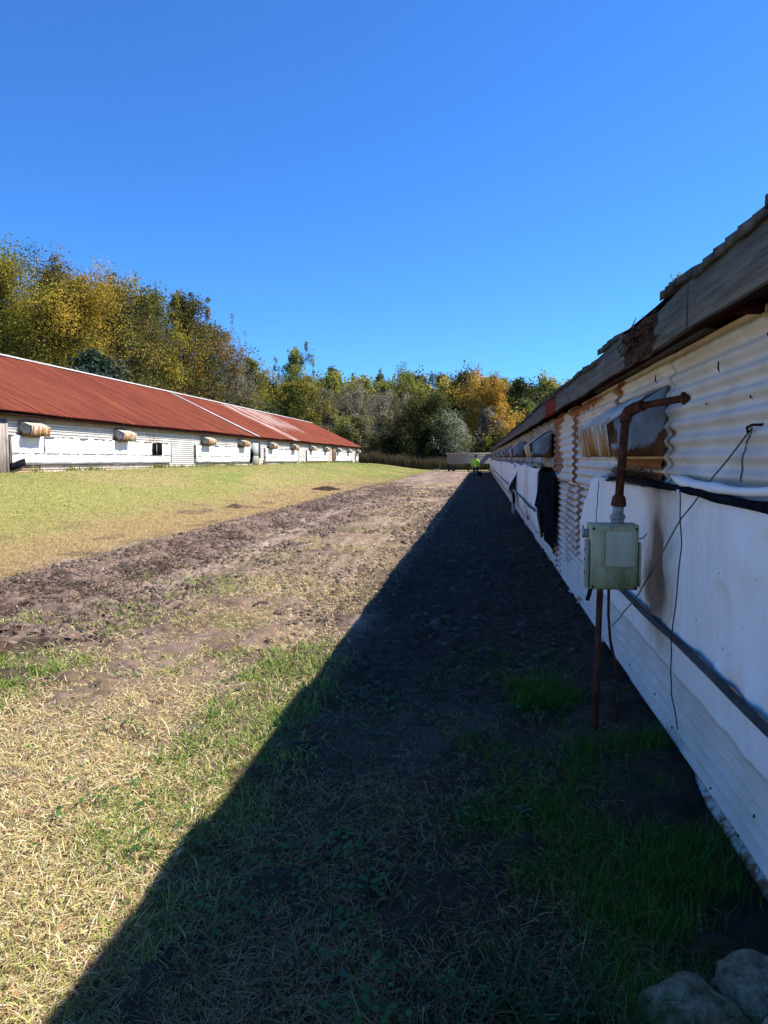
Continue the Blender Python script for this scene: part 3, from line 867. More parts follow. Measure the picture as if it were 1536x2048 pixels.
# black tarpaper flap over the opening
Yg, Tg = np.meshgrid(np.linspace(10.0, 11.4, 26), np.linspace(0, 1, 22), indexing='ij')
s = (Yg - 10.0) / 1.4
top = 1.46 - .05 * s; bot = .36 + .18 * s + .35 * sst(.45, .5, s)
Zg = bot + (top - bot) * Tg
Xg = WX - .05 - .16 * s * (1 - .6 * Tg) - .03 * fbm(Yg * 3, Zg * 2, 4, 3)
mb = MB(); mb.grid(np.stack([Xg, Yg, Zg], -1)); mb.build('black_flap', M['dark_cloth'], barn, smooth=True, solid=.004)
# loose torn corner of the second tarp with the pipe stub below it
Yg, Tg = np.meshgrid(np.linspace(19.0, 20.9, 16), np.linspace(0, 1, 18), indexing='ij')
s = (Yg - 19.0) / 1.9
Zg = .62 + .2 * s + (1.5 - .62 - .2 * s) * Tg
Xg = WX - .06 - .24 * np.exp(-((Tg - .25) / .35) ** 2) * sst(1.0, .3, s) - .06 * fbm(Yg * 2, Zg * 2, 14, 3)
mb = MB(); mb.grid(np.stack([Xg, Yg, Zg], -1), .12); mb.build('torn_curtain', M['tarp'], barn, attr='stain', smooth=True, solid=.003)
mb = MB(); mb.tube([(WX - .2, 18.9, .62), (WX - .22, 18.85, .40), (WX - .21, 18.8, .18)], .045, 10); mb.build('pipe_stub', M['pipe_grey'], barn, smooth=True)
mb = MB()
for k in range(3):
    mb.box((WX - .24, 18.3 + k * .3, .5), (WX - .20, 18.5 + k * .33, .72), Matrix.Rotation(.4 + k * .3, 4, 'X'))
mb.build('black_scrap', M['dark_cloth'], barn)
# rusty nails and broken wire ties in the sheets
rgn = np.random.default_rng(17)
for (y, z, L) in [(2.8, 2.1, .018), (3.35, 2.05, .05), (4.5, 2.12, .05), (2.72, 1.98, .02), (2.75, 1.88, .022), (2.95, 1.885, .012), (3.5, 1.9, .01), (6.9, 2.13, .04), (2.9, .14, .012), (3.25, .17, .012), (3.9, .2, .012), (5.0, .22, .012), (2.75, .3, .014), (4.3, .25, .012), (6.5, 1.1, .014), (7.2, .9, .014), (7.6, .7, .012), (7.0, .55, .012), (8.8, .9, .014), (9.2, .6, .014), (8.7, .45, .014), (9.4, .3, .014)]:
    mb = MB(); mb.tube([(WX - .03, y + rgn.normal(0, .004), z - L / 2), (WX - .036, y + rgn.normal(0, .003), z - L * .1), (WX - .034, y, z + L / 2)], [.002, .0045, .003], 6); mb.build('nail', M['nail'], barn)

# ropes hanging on the wall
def rope(pts, r, m, label, sub=10):
    P = [Vector(p) for p in pts]; out = []
    for i in range(len(P) - 1):
        for k in range(sub):
            t = k / sub; q = P[i].lerp(P[i + 1], t)
            out.append((q.x + .0018 * math.sin(i * 3 + t * 9), q.y, q.z + .002 * math.sin(t * 14 + i)))
    out.append(tuple(P[-1]))
    m_ = MB(); m_.tube(out, r, 6); o = m_.build('rope', M[m], smooth=True)
    return tag(o, label, 'rope')
rope([(1.035, 2.92, 1.765), (.955, 3.55, 1.36), (.937, 4.30, .86), (.925, 4.50, .745), (.945, 5.20, .44)], .0042, 'rope', 'pale cord slanting down across the near tarp from the wall hook')
rope([(1.035, 2.92, 1.765), (.985, 2.86, 1.66), (.960, 2.80, 1.56)], .0036, 'rope', 'short cord dropping from the wall hook to the tarp hem')
rope([(.955, 3.60, 1.50), (.945, 3.50, 1.22), (.928, 3.56, .745), (.945, 3.60, .50), (1.0, 3.66, .28)], .003, 'cord_dark', 'thin dark cord hanging straight down over the near tarp and batten')
rope([(.95, 5.95, 1.46), (.945, 5.98, 1.25), (.94, 6.02, 1.0)], .003, 'cord_dark', 'thin dark cord hanging over the tarp just behind the grey electrical box')
mb = MB(); mb.tube([(1.07, 2.90, 1.775), (1.03, 2.91, 1.775), (1.018, 2.925, 1.765), (1.025, 2.94, 1.75), (1.037, 2.93, 1.755)], .006, 8)
mb.build('hook', M['nail'], barn)

# straw and grime packed under the hood
rg = np.random.default_rng(33)
n = 2600; y = 4.35 + 1.35 * rg.random(n); z = 1.475 + .10 * rg.random(n) ** 2.0; x = WX - .07 + rg.normal(0, .018, n)
v, q, t, c = blades(x, y, z, rg.uniform(.03, .10, n), rg.uniform(.002, .004, n), rg.uniform(.9, 1.7, n), pick(rg, n, [(.05, .045, .04), (.10, .08, .06), (.18, .13, .08), (.03, .03, .03)], .3), rg, .6)
o = mesh_np('straw_nest', v, [q, t], M['blade'], cols=c)
tag(o, 'ragged grey brown straw nest packed on the tarp edge under the nearest rusted hood', 'nest')
# weed growing out of the rotten roof edge
def sprig(name, x, y, z, h, n, pal, label, cat, rg, ls=.03):
    e = empty(name, (x, y, z)); m = MB(); V = []; Q = []; K = []; off = 0
    for k in range(n):
        a = rg.uniform(0, 6.28); ln = rg.uniform(.5, 1) * h; d = np.array((math.cos(a) * .35, math.sin(a) * .35, 1)); d /= np.linalg.norm(d)
        p0 = np.array((x, y, z)); p1 = p0 + d * ln * .6; p2 = p1 + (d + np.array((0, 0, .3))) * ln * .35
        m.tube([p0, p1, p2], [.004 * h / .15, .003 * h / .15, .001], 5)
        for j in range(10):
            t = rg.uniform(.25, 1); c = p0 + (p2 - p0) * t; s_ = ls * rg.uniform(.6, 1.2)
            u = rg.normal(0, 1, 3); u /= np.linalg.norm(u); w_ = np.cross(u, rg.normal(0, 1, 3)); w_ /= np.linalg.norm(w_)
            V += [c, c + (u + w_ * .4) * s_ * .5, c + u * s_, c + (u - w_ * .4) * s_ * .5]
            Q.append((off, off + 1, off + 2, off + 3)); off += 4; K += [pick(rg, 1, pal, .3)[0]] * 4
    m.build('stem', M['bark'], e)
    mesh_np('leaves', np.array(V), np.array(Q), M['leaf'], e, cols=np.array(K))
    return tag(e, label, cat)
sprig('roof_weed', .93, 3.66, 2.44, .13, 7, [(.16, .2, .06), (.22, .24, .09)], 'small leafy weed sprouting from the roof edge above the rotten fascia', 'weed', np.random.default_rng(2), .03)

# ------------------------------------------------------------------ electrical box on its pipe
def m_box():
    n = NT('algae_stained_grey_metal', .7, .2)
    b = n.ramp(n.noise(7, 5, .65), [(.3, (.42, .37, .20)), (.7, (.60, .54, .33))])
    g = n.noise(11, 5, .7, (1, 1, .25), 4)
    hgt = n.n('ShaderNodeSeparateXYZ'); n.l(n.coord(), hgt.inputs[0])
    k = n.math('ADD', g, n.math('MULTIPLY', n.math('SUBTRACT', 1.10, hgt.outputs[2]), 1.0))
    c = n.mix(n.ramp(k, [(.42, 0.0), (.72, .85)]), b, (.16, .15, .045))
    n.bump(n.noise(40, 4), .2, .004)
    return n.col(c)
M['boxmetal'] = m_box()
def m_boxp():
    n = NT('weathered_grey_lid', .6, .3)
    b = n.ramp(n.noise(9, 5, .65, (1, 1, .3)), [(.3, (.42, .39, .25)), (.7, (.60, .56, .40))])
    st = n.noise(14, 5, .7, (1, 1, .12), 8)
    return n.col(n.mix(n.ramp(st, [(.6, 0.0), (.72, .5)]), b, (.15, .16, .07)))
M['boxlid'] = m_boxp()
eb = empty('electrical_box', (.73, 4.15, 0.1))
tag(eb, 'mossy grey green electrical box on a rusty pipe post beside the near tarp', 'electrical box')
BX0, BX1, BZ0, BZ1, BF = .612, .880, .905, 1.275, 4.10
mb = MB(); mb.box((BX0, BF, BZ0), (BX1, BF + .15, BZ1)); mb.build('housing', M['boxmetal'], eb, bevel=.008)
mb = MB(); mb.box((BX0 + .006, BF - .018, BZ0 + .008), (BX1 - .006, BF - .002, BZ1 - .008)); cv = mb.build('cover', M['boxmetal'], eb, bevel=.006)
mb = MB(); mb.box((BX0 + .085, BF - .024, BZ0 + .135), (BX1 - .022, BF - .0185, BZ1 - .035)); mb.build('lid_plate', M['boxlid'], cv, bevel=.003)
mb = MB(); mb.box((BX0 + .022, BF - .023, BZ0 + .020), (BX1 - .022, BF - .0187, BZ0 + .125)); mb.build('lower_plate', M['boxmetal'], cv, bevel=.003)
mb = MB(); mb.box((BX0 + .022, BF - .022, BZ0 + .135), (BX0 + .079, BF - .0188, BZ1 - .035)); mb.build('side_plate', M['boxmetal'], cv, bevel=.003)
mb = MB(); mb.box((BX0 - .022, BF - .010, BZ0 + .012), (BX0 - .002, BF + .05, BZ1 - .09)); fl = mb.build('hinge_flange', M['pipe_grey'], eb, bevel=.004)
for z in (1.0, 1.075, 1.13):
    mb = MB(); mb.tube([(BX0 - .026, BF + .012, z), (BX0 - .0215, BF + .012, z)], .008, 8); mb.build('screw', M['nail'], fl)
mb = MB(); mb.box((BX1 + .002, BF - .008, BZ0 + .02), (BX1 + .014, BF + .06, BZ1 - .1)); mb.build('hinge_flange', M['boxmetal'], eb, bevel=.004)
mb = MB(); mb.tube([(BX0 - .03, BF + .05, BZ1 - .055), (BX0 - .001, BF + .05, BZ1 - .055)], [.026, .026], 12); mb.box((BX0 - .034, BF + .02, BZ1 - .08), (BX0 - .028, BF + .08, BZ1 - .012)); mb.build('knob', M['pipe_grey'], eb)
for x in (BX0 + .10, BX0 + .18):
    mb = MB(); mb.box((x, BF - .03, BZ1 - .035), (x + .012, BF - .018, BZ1 - .015)); mb.build('latch', M['boxmetal'], eb, bevel=.002)
mb = MB(); mb.tube([(BX1 + .004, BF + .04, BZ1 - .085), (BX1 + .03, BF + .03, BZ1 - .075), (BX1 + .048, BF + .03, BZ1 - .05)], .004, 6); mb.build('wire_end', M['pipe_grey'], eb)
for x, z in ((BX0 + .018, BZ1 - .022), (BX1 - .018, BZ1 - .022), (BX0 + .018, BZ0 + .02), (BX1 - .018, BZ0 + .02)):
    mb = MB(); mb.tube([(x, BF - .026, z), (x, BF - .0185, z)], .007, 8); mb.build('screw', M['nail'], cv)
# pipe post below
mb = MB(); mb.tube([(.678, 4.20, -.15), (.683, 4.20, .3), (.690, 4.19, BZ0 + .001)], .0185, 14); mb.build('post', M['pipe_rust'], eb, smooth=True)
mb = MB(); mb.box((BX0 + .01, BF + .09, BZ0 - .085), (BX0 + .03, BF + .115, BZ0 + .002), Matrix.Rotation(.25, 4, 'Y')); mb.build('bracket', M['dark_cloth'], eb)
# conduit above
mb = MB(); mb.tube([(.772, 4.16, BZ1 - .001), (.772, 4.16, BZ1 + .03)], .036, 16); mb.tube([(.772, 4.16, BZ1 + .028), (.772, 4.16, BZ1 + .052)], .043, 8); mb.tube([(.773, 4.16, BZ1 + .05), (.775, 4.16, BZ1 + .105)], .031, 16)
mb.build('hub_fitting', M['pipe_grey'], eb, smooth=False)
mb = MB(); mb.tube([(.775, 4.16, BZ1 + .10), (.776, 4.16, BZ1 + .115), (.777, 4.16, BZ1 + .15), (.778, 4.16, BZ1 + .165)], [.041, .042, .036, .026], 14); mb.build('coupling', M['pipe_rust'], eb, smooth=True)
mb = MB(); mb.tube([(.778, 4.16, BZ1 + .16), (.798, 4.14, 1.87)], .0235, 14); mb.build('riser_pipe', M['pipe_rust'], eb, smooth=True)
mb = MB(); mb.tube([(.797, 4.14, 1.845), (.799, 4.14, 1.875), (.812, 4.13, 1.905), (.845, 4.10, 1.925), (.875, 4.07, 1.935)], [.030, .033, .034, .032, .030], 14); mb.build('elbow', M['pipe_rust'], eb, smooth=True)
mb = MB(); mb.tube([(.865, 4.08, 1.932), (1.075, 3.90, 1.962)], .020, 14); mb.tube([(1.045, 3.926, 1.958), (1.058, 3.914, 1.9595)], .034, 12); mb.build('wall_pipe', M['pipe_rust'], eb, smooth=True)
mb = MB(); mb.tube([(.74, 4.2, BZ0 + .005), (.742, 4.2, .74), (.76, 4.22, .58), (.795, 4.24, .44), (.815, 4.25, .32), (.818, 4.25, .05)], .0085, 8); mb.build('cable', M['pipe_rust'], eb, smooth=True)

# ------------------------------------------------------------------ stones in the near corner
def stone(x, y, z, sx, sy, sz, seed, label, rz=0):
    n, m_ = 40, 22
    th = np.linspace(0, 2 * np.pi, n, endpoint=False)[None, :]; ph = np.linspace(1e-4, np.pi - 1e-4, m_)[:, None]
    d = np.stack([np.sin(ph) * np.cos(th), np.sin(ph) * np.sin(th), np.cos(ph) + 0 * th], -1)
    d = np.sign(d) * np.abs(d) ** .72
    r = 1 + .35 * (fbm(d[..., 0] * 1.3 + 5 + seed, d[..., 1] * 1.3 + d[..., 2] * 1.1 + seed, seed, 3) - .5) + .17 * (fbm(d[..., 0] * 5 + seed, d[..., 1] * 6 + d[..., 2] * 5, seed + 4, 4) - .5)
    P = d * r[..., None] * np.array((sx, sy, sz))
    c, s_ = math.cos(rz), math.sin(rz)
    P = np.stack([P[..., 0] * c - P[..., 1] * s_, P[..., 0] * s_ + P[..., 1] * c, P[..., 2]], -1) + np.array((x, y, z))
    P = np.concatenate([P, P[:, :1]], 1)
    m = MB(); m.grid(P); o = m.build('field_stone', M['rock'], smooth=True)
    return tag(o, label, 'stone')
stone(.635, 2.06, -.03, .16, .13, .12, 3, 'mossy speckled field stone at the left of the pair in the near corner', .5)
stone(.90, 2.13, .0, .19, .13, .13, 8, 'smooth pale grey field stone tight against the barn wall in the near corner', -.3)
stone(.86, 1.93, .03, .09, .08, .10, 12, 'small tan stone in front of the pale grey stone in the near corner', .1)

# ------------------------------------------------------------------ red-roofed barn on the left
LX = -16.0
rb = empty('red_roofed_barn', (LX, 57, 1.1))
tag(rb, 'long white walled barn with a rusty red metal roof on the left', 'barn')
LY0, LY1 = 9.0, 92.3
LZT, LZB = 3.02, .35
mb = MB()
for i, y in enumerate(np.arange(LY0, LY1, 3.05)):
    corr(mb, y, min(y + 3.08, LY1), LZB, LZT, LX + .004 * (i % 2), .11, .021, .77, side=1, rust=lambda Y, Z: .30 + .22 * sst(1.35, 1.1, Z) + .22 * sst(.5, .8, fbm(Y * .6, Z * .5, 3, 3)), per=6, seed=i + 60)
mb.build('wall', M['wall_white'], rb, attr='rust', smooth=True)
mb = MB()
mb.box((LX - 12.7, LY0, LZB), (LX - 12.6, LY1, LZT)); mb.box((LX - 12.6, LY1 - .12, LZB), (LX - .03, LY1 - .02, LZT)); mb.box((LX - 12.6, LY0 + .02, LZB), (LX - .03, LY0 + .12, LZT))
for yy in (LY0 + .05, LY1 - .05): mb.add([(LX, yy, LZT), (LX - 12.6, yy, LZT), (LX - 6.3, yy, 6.2)], t=[(0, 1, 2)])
mb.build('rear_wall', M['plank_grey'], rb)
# roof with ribs running up the slope
LEX, LEZ, LRX, LRZ = -15.58, 3.09, -22.3, 6.34
per_ = .13; ny = int((LY1 + .5 - LY0) / per_ * 5)
yy = np.linspace(LY0 - .2, LY1 + .3, ny); tt = np.linspace(0, 1, 9)
Yg, Tg = np.meshgrid(yy, tt, indexing='ij')
nrm = np.array((3.25, 0, 6.72)); nrm /= np.linalg.norm(nrm)
wob = .02 * np.sin(Yg * .35) * (1 - Tg) + .012 * np.sin(Yg * 1.1 + 2)
rib = .026 * np.sin(2 * np.pi * Yg / per_) + wob
P = np.stack([LEX + (LRX - LEX) * Tg + nrm[0] * rib, Yg, LEZ + (LRZ - LEZ) * Tg + nrm[2] * rib], -1)
wear = .55 * np.exp(-((Yg - 59.2) / 1.6) ** 2) + .42 * sst(60, 62, Yg) * sst(76, 70, Yg) * sst(.15, .5, Tg) + .12 * sst(50, 54, Yg) + .2 * np.exp(-((Tg - .02) / .06) ** 2) * (vn(Yg * .8, Yg * 0, 3) > .6)
mb = MB(); mb.grid(P, wear)
P2 = np.stack([2 * LRX - P[..., 0], P[..., 1], P[..., 2]], -1); mb.grid(P2[::-1], wear * 0)
mb.build('roof', M['roof_red'], rb, attr='wear', smooth=True)
mb = MB(); mb.add([(LRX + .22, LY0 - .2, LRZ - .04), (LRX + .22, LY1 + .3, LRZ - .04), (LRX, LY1 + .3, LRZ + .075), (LRX, LY0 - .2, LRZ + .075), (LRX - .22, LY0 - .2, LRZ - .04), (LRX - .22, LY1 + .3, LRZ - .04)], [(0, 1, 2, 3), (3, 2, 5, 4)])
mb.build('ridge_cap', M['ridge'], rb, solid=.01)
mb = MB()
a = np.array((LEX, 0, LEZ)) + nrm * .035; b = np.array((LRX, 0, LRZ)) + nrm * .035
for y0_, y1_ in ((48.5, 49.05),):
    v = [(*a[:1], y0_, a[2]), (*a[:1], y1_, a[2]), (*b[:1], y1_, b[2]), (*b[:1], y0_, b[2])]
    mb.add(v, [(0, 1, 2, 3)])
mb.build('roof_strip', M['ridge'], rb, solid=.012)
mb = MB(); mb.box((LEX - .10, LY0, 2.96), (LEX - .075, LY1, 3.04)); mb.build('fascia_board', M['soffit'], rb)  # dark colour stands in for the shadow line below the roof edge
mb = MB(); mb.box((LX + .02, LY0, 3.03), (LEX - .105, LY1, 3.05)); mb.build('soffit', M['soffit_pale'], rb)
mb = MB(); mb.box((LX - .01, LY0, 2.80), (LX + .035, LY1, 3.028)); mb.build('wall_plank', M['plank_grey'], rb)
rgh = np.random.default_rng(5)
for y in [16.4, 22.95, 29.45, 39.25, 45.55, 52.15, 58.65, 65.2, 71.4, 77.7, 84.2, 90.4]:
    hood_mesh(y, y + 1.12 + rgh.uniform(-.06, .06), LX + .02, 1, 2.82, 2.64, 2.33 + rgh.uniform(-.02, .02), .50, .46, 'vent_hood', rb, rgh.uniform(.30, .48), rgh)
def lstain(Y, Z): return .12 + .22 * sst(.5, .75, fbm(Y * .7, Z * .8, 8, 3))
for k, (a, b) in enumerate([(12, 20.9), (22.35, 35.1), (38.25, 47.8), (51.3, 61.0), (64.1, 73.6), (77.3, 86.7), (89.9, 92.0)]):
    t = tarp(a, b, 1.30, 2.30, LX + .03, 1, .14, .1, rb, .07, 80 + k, lstain, .035)
    strap(a, b, 1.70, LX + .11, t, 90 + k, .024, .006, .3, .02)
    m = MB(); n_ = 20; yy = np.linspace(a, b, n_)
    for q_ in range(n_ - 1): m.box((LX + .03, yy[q_], 2.27 + .02 * math.sin(q_ * 1.7)), (LX + .10, yy[q_ + 1] + .01, 2.325 + .02 * math.sin(q_ * 1.7)))
    m.build('rail', M['line'], t)
    m = MB()
    pts = [(LX + .095, y, 1.31 + .045 * (float(fbm(y * .6, k, 5, 3)) - .4)) for y in np.linspace(a + .1, b - .1, 40)]
    m.tube(pts, .022, 6); m.build('hem', M['line'], t)
    for y in (a + .02, b - .05):
        m = MB(); m.box((LX + .10, y, 1.32), (LX + .125, y + .03, 2.28)); m.build('edge_batten', M['line'], t)
m = MB(); m.box((LX + .10, 24.25, 1.70), (LX + .125, 24.29, 2.28)); m.build('edge_batten', M['strap'], rb)
# small dark window hole with a broken frame
wf = MB()
y0_, y1_, z0_, z1_ = 33.0, 33.85, 1.74, 2.24
for bx in (((LX + .13, y0_ - .06, z0_ - .05), (LX + .16, y0_, z1_ + .05)), ((LX + .13, y1_, z0_ - .05), (LX + .16, y1_ + .06, z1_ + .05)), ((LX + .13, y0_, z1_), (LX + .16, y1_, z1_ + .05)), ((LX + .13, y0_, z0_ - .05), (LX + .16, y1_, z0_))): wf.box(*bx)
wf = wf.build('window_hole', M['dark_cloth'], rb)
m = MB(); m.box((LX + .125, y0_, z0_), (LX + .135, y1_, z1_)); m.build('opening', M['black'], wf)  # flat black panel, painted for the unlit inside of the window
m = MB(); m.box((LX + .137, y0_ + .3, z0_), (LX + .15, y0_ + .36, z1_)); m.build('broken_slat', M['plank_grey'], wf)
# wooden door at the near end of what shows, posts and a patched door further along
m = MB(); m.box((LX + .03, 20.95, .75), (LX + .10, 22.12, 2.78)); d_ = m.build('door', M['plank_grey'], rb)
m = MB(); m.box((LX + .02, 22.13, .75), (LX + .12, 22.24, 2.80)); m.build('door_post', M['plank_grey'], rb)
m = MB(); m.box((LX + .03, 75.75, .7), (LX + .11, 76.75, 2.8)); o = m.build('door', M['plank_brown'], rb); o['label'] = 'brown plank door near the far end'
m = MB(); m.box((LX + .03, 48.5, 1.0), (LX + .07, 50.0, 2.72)); pd = m.build('door', M['wall_white'], rb)
m = MB(); m.box((LX + .072, 48.62, 1.75), (LX + .085, 49.75, 2.6)); m.build('blue_panel', simple('faded_blue_sheet', (.30, .38, .42), (.45, .50, .50), 6), pd)
m = MB(); m.box((LX + .072, 49.8, 1.6), (LX + .1, 50.15, 2.66)); m.build('rust_strip', M['pipe_rust'], pd)
m = MB()
for k in range(6): m.box((LX + .10, 47.75 + .06 * k, 1.2 + .1 * k), (LX + .16, 48.05 + .05 * k, 1.75 + .1 * k), Matrix.Rotation(.15 * k - .3, 4, 'X'))
m.build('black_flap', M['dark_cloth'], rb)
m = MB()
m.box((LX + .03, 22.35, 1.18), (LX + .14, 23.1, 1.42), Matrix.Rotation(.25, 4, 'X')); m.build('black_scrap', M['dark_cloth'], rb)
for (y, h) in [(33.3, .12), (51, .25), (62.5, .2), (87, .3)]:
    m = MB(); m.box((LX + .02, y, 1.0), (LX + .06, y + .7, 1.0 + h + .15)); m.build('rust_patch', M['plank_brown'], rb)
rb.rotation_euler = (-.0031, 0, 0)

# ------------------------------------------------------------------ wagon, post and scraps at the far end
wg = empty('wooden_wagon', (-1.6, 87, 0))
tag(wg, 'low grey plank wagon with a white roof edge parked across the end of the track', 'wagon')
mb = MB()
for k in range(7): mb.box((-4.05, 86 - .012 * (k % 2), .88 + k * .172), (1.3, 86.04, .88 + k * .172 + .168))
mb.box((-4.05, 88.2, .88), (1.3, 88.24, 2.08)); mb.box((-4.05, 86.04, .88), (-4.01, 88.2, 2.08)); mb.box((1.26, 86.04, .88), (1.3, 88.2, 2.08)); mb.box((-4.01, 86.04, .88), (1.26, 88.2, .92))
mb.build('body', simple('silvered_planks', (.20, .19, .17), (.38, .355, .32), 3, .9, (.4, 1, 5), .4), wg)
mb = MB(); mb.box((-4.2, 85.75, 2.085), (1.45, 88.5, 2.17), Matrix.Rotation(-.02, 4, 'X')); mb.build('roof', M['ridge'], wg)
for x in (-3.85, -1.5, 1.05):
    for y in (86.1, 88.0):
        mb = MB(); mb.box((x - .09, y - .09, -.1), (x + .09, y + .09, .878)); mb.build('leg', M['bark'], wg)
for x in (-3.3,):
    mb = MB(); mb.tube([(x, 86.6, .30), (x, 86.8, .30)], .30, 18); wh = mb.build('wheel', M['dark_cloth'], wg)
    mb = MB(); mb.tube([(x, 86.57, .30), (x, 86.599, .30)], .15, 14); mb.build('rim', M['plank_grey'], wh)
mb = MB(); mb.tube([(-4.9, 85.6, -.1), (-4.9, 85.6, 1.15)], .05, 8); fp = mb.build('fence_post', M['bark_grey'])
mb = MB(); mb.tube([(-4.9, 85.6, .75), (-4.3, 85.75, .35), (-3.9, 85.8, .25)], .03, 6); mb.build('rail', M['bark_grey'], fp)
tag(fp, 'thin grey post with a sagging rail left of the far wagon', 'post')
mb = MB(); mb.box((-5.6, 84.8, .1), (-4.5, 85.1, .16), Matrix.Rotation(.25, 4, 'Y')); mb.box((-5.3, 84.7, .2), (-4.9, 84.9, .24), Matrix.Rotation(-.5, 4, 'Y'))
o = mb.build('scrap_sheet', M['ridge']); tag(o, 'bent white metal scrap lying left of the far wagon', 'scrap')
mb = MB()
rg = np.random.default_rng(40)
P = np.array([[(-7.6 + u * .9 + .1 * math.sin(v * 3), 34.6 + v * 1.1 + .25 * u, float(gz(-7.6 + u * .9, 34.6 + v)) + .02 + .13 * math.sin(math.pi * (u + .5)) * math.cos(v * 1.5) * (.6 + .8 * float(fbm(u * 4, v * 4, 6, 3)))) for v in np.linspace(-1, 1, 24)] for u in np.linspace(-.5, .5, 16)])
mb.grid(P); o = mb.build('dirt_clod', simple('dark_clod', (.025, .018, .014), (.08, .055, .04), 6, .95, bump=.8)); tag(o, 'long dark clod of torn turf on the grass slope', 'clod')
P = np.array([[(-7.75 + u * .5, 21.8 + v * .45, float(gz(-7.75 + u * .5, 21.8 + v * .4)) + .005 + .09 * math.sin(math.pi * (u + .5)) * math.cos(v * 1.5) * (.4 + 1.2 * float(fbm(u * 5, v * 5, 16, 3)))) for v in np.linspace(-1, 1, 24)] for u in np.linspace(-.5, .5, 16)])
mb = MB(); mb.grid(P); o = mb.build('dirt_clod', simple('brown_clod', (.06, .04, .03), (.2, .13, .09), 6, .95, bump=.8)); tag(o, 'small brown mound of earth on the dry grass beside the track', 'clod')

# ------------------------------------------------------------------ person walking away
def skin(name, pts, edges, m, parent, sub=2):
    me = bpy.data.meshes.new(name)
    o_ = ORG[parent.name] if parent else Vector()
    me.from_pydata([Vector(p[:3]) - o_ for p in pts], edges, [])
    me.materials.append(m)
    ob = bpy.data.objects.new(name, me); finish(ob, parent, name)
    md = ob.modifiers.new('skin', 'SKIN'); md.use_smooth_shade = True
    for i, p in enumerate(pts):
        sv = me.skin_vertices[0].data[i]
        sv.radius = (p[3], p[4] if len(p) > 4 else p[3]); sv.use_root = (i == 0)
    s_ = ob.modifiers.new('sub', 'SUBSURF'); s_.levels = sub; s_.render_levels = sub
    return ob
skinm = simple('skin', (.42, .26, .19), (.48, .30, .22), 8, .6, bump=0)
hiviz = simple('lime_shirt', (.50, .95, .03), (.58, .98, .06), 8, .7, bump=.1)
jeans = simple('dark_jeans', (.03, .04, .06), (.055, .07, .10), 12, .85, bump=.1)
hairm = simple('dark_hair', (.02, .014, .01), (.04, .03, .022), 30, .7)
px, py, pz = -.38, 53.0, float(gz(-.38, 53.0))
pe = empty('person', (px, py, pz))
tag(pe, 'person in a lime green long sleeved shirt and dark jeans walking away along the barn', 'person')
def p_(x, y, z, *r): return (px + x, py + y, pz + z, *r)
body = [p_(0, 0, .95, .13, .10), p_(0, .01, 1.12, .125, .09), p_(0, .02, 1.32, .15, .10), p_(0, .01, 1.46, .10, .07), p_(0, .02, 1.54, .055), p_(0, .03, 1.61, .07, .085), p_(0, .04, 1.69, .08, .10), p_(0, .035, 1.76, .055, .07),
        p_(-.10, 0, .90, .085), p_(-.11, .10, .50, .055), p_(-.11, .04, .10, .04), p_(-.12, .16, .04, .035, .025),
        p_(.10, 0, .90, .085), p_(.11, -.02, .50, .055), p_(.11, -.18, .12, .04), p_(.12, -.08, .04, .035, .025),
        p_(-.19, .01, 1.43, .055), p_(-.25, -.02, 1.16, .04), p_(-.24, .08, .93, .03), p_(-.235, .10, .85, .032, .022),
        p_(.19, .01, 1.43, .055), p_(.25, .0, 1.16, .04), p_(.26, .06, .92, .03), p_(.26, .07, .84, .032, .022)]
be = [(0, 1), (1, 2), (2, 3), (3, 4), (4, 5), (5, 6), (6, 7), (0, 8), (8, 9), (9, 10), (10, 11), (0, 12), (12, 13), (13, 14), (14, 15), (3, 16), (16, 17), (17, 18), (18, 19), (3, 20), (20, 21), (21, 22), (22, 23)]
skin('body', body, be, skinm, pe)
sh = [p_(0, 0, 1.10, .165, .13), p_(0, 0, .93, .17, .135), p_(0, .02, 1.30, .19, .135), p_(0, .01, 1.45, .13, .095), p_(0, .015, 1.51, .07),
      p_(-.195, .01, 1.43, .075), p_(-.26, -.02, 1.16, .06), p_(-.245, .07, .96, .048), p_(.195, .01, 1.43, .075), p_(.26, .0, 1.16, .06), p_(.265, .05, .95, .048)]
st_ = skin('shirt', sh, [(0, 1), (0, 2), (2, 3), (3, 4), (3, 5), (5, 6), (6, 7), (3, 8), (8, 9), (9, 10)], hiviz, pe)
mb = MB(); mb.box(p_(-.05, -.155, 1.36), p_(.05, -.146, 1.42)); mb.build('back_print', M['dark_cloth'], st_)
tr = [p_(0, 0, .92, .145, .115), p_(-.10, 0, .86, .105), p_(-.11, .10, .50, .075), p_(-.11, .045, .12, .062), p_(.10, 0, .86, .105), p_(.11, -.02, .50, .075), p_(.11, -.165, .15, .062)]
skin('trousers', tr, [(0, 1), (1, 2), (2, 3), (0, 4), (4, 5), (5, 6)], jeans, pe)
skin('hair', [p_(0, .03, 1.73, .088, .10), p_(0, .0, 1.64, .07, .065), p_(0, .05, 1.78, .06, .08)], [(0, 1), (0, 2)], hairm, pe)
for s_, yy, z in ((-.115, .07, 0), (.115, -.15, .02)):
    skin('shoe', [p_(s_, yy - .06, .05 + z, .05, .05), p_(s_, yy + .06, .04 + z, .05, .04), p_(s_, yy + .15, .03 + z, .045, .028)], [(0, 1), (1, 2)], M['dark_cloth'], pe)
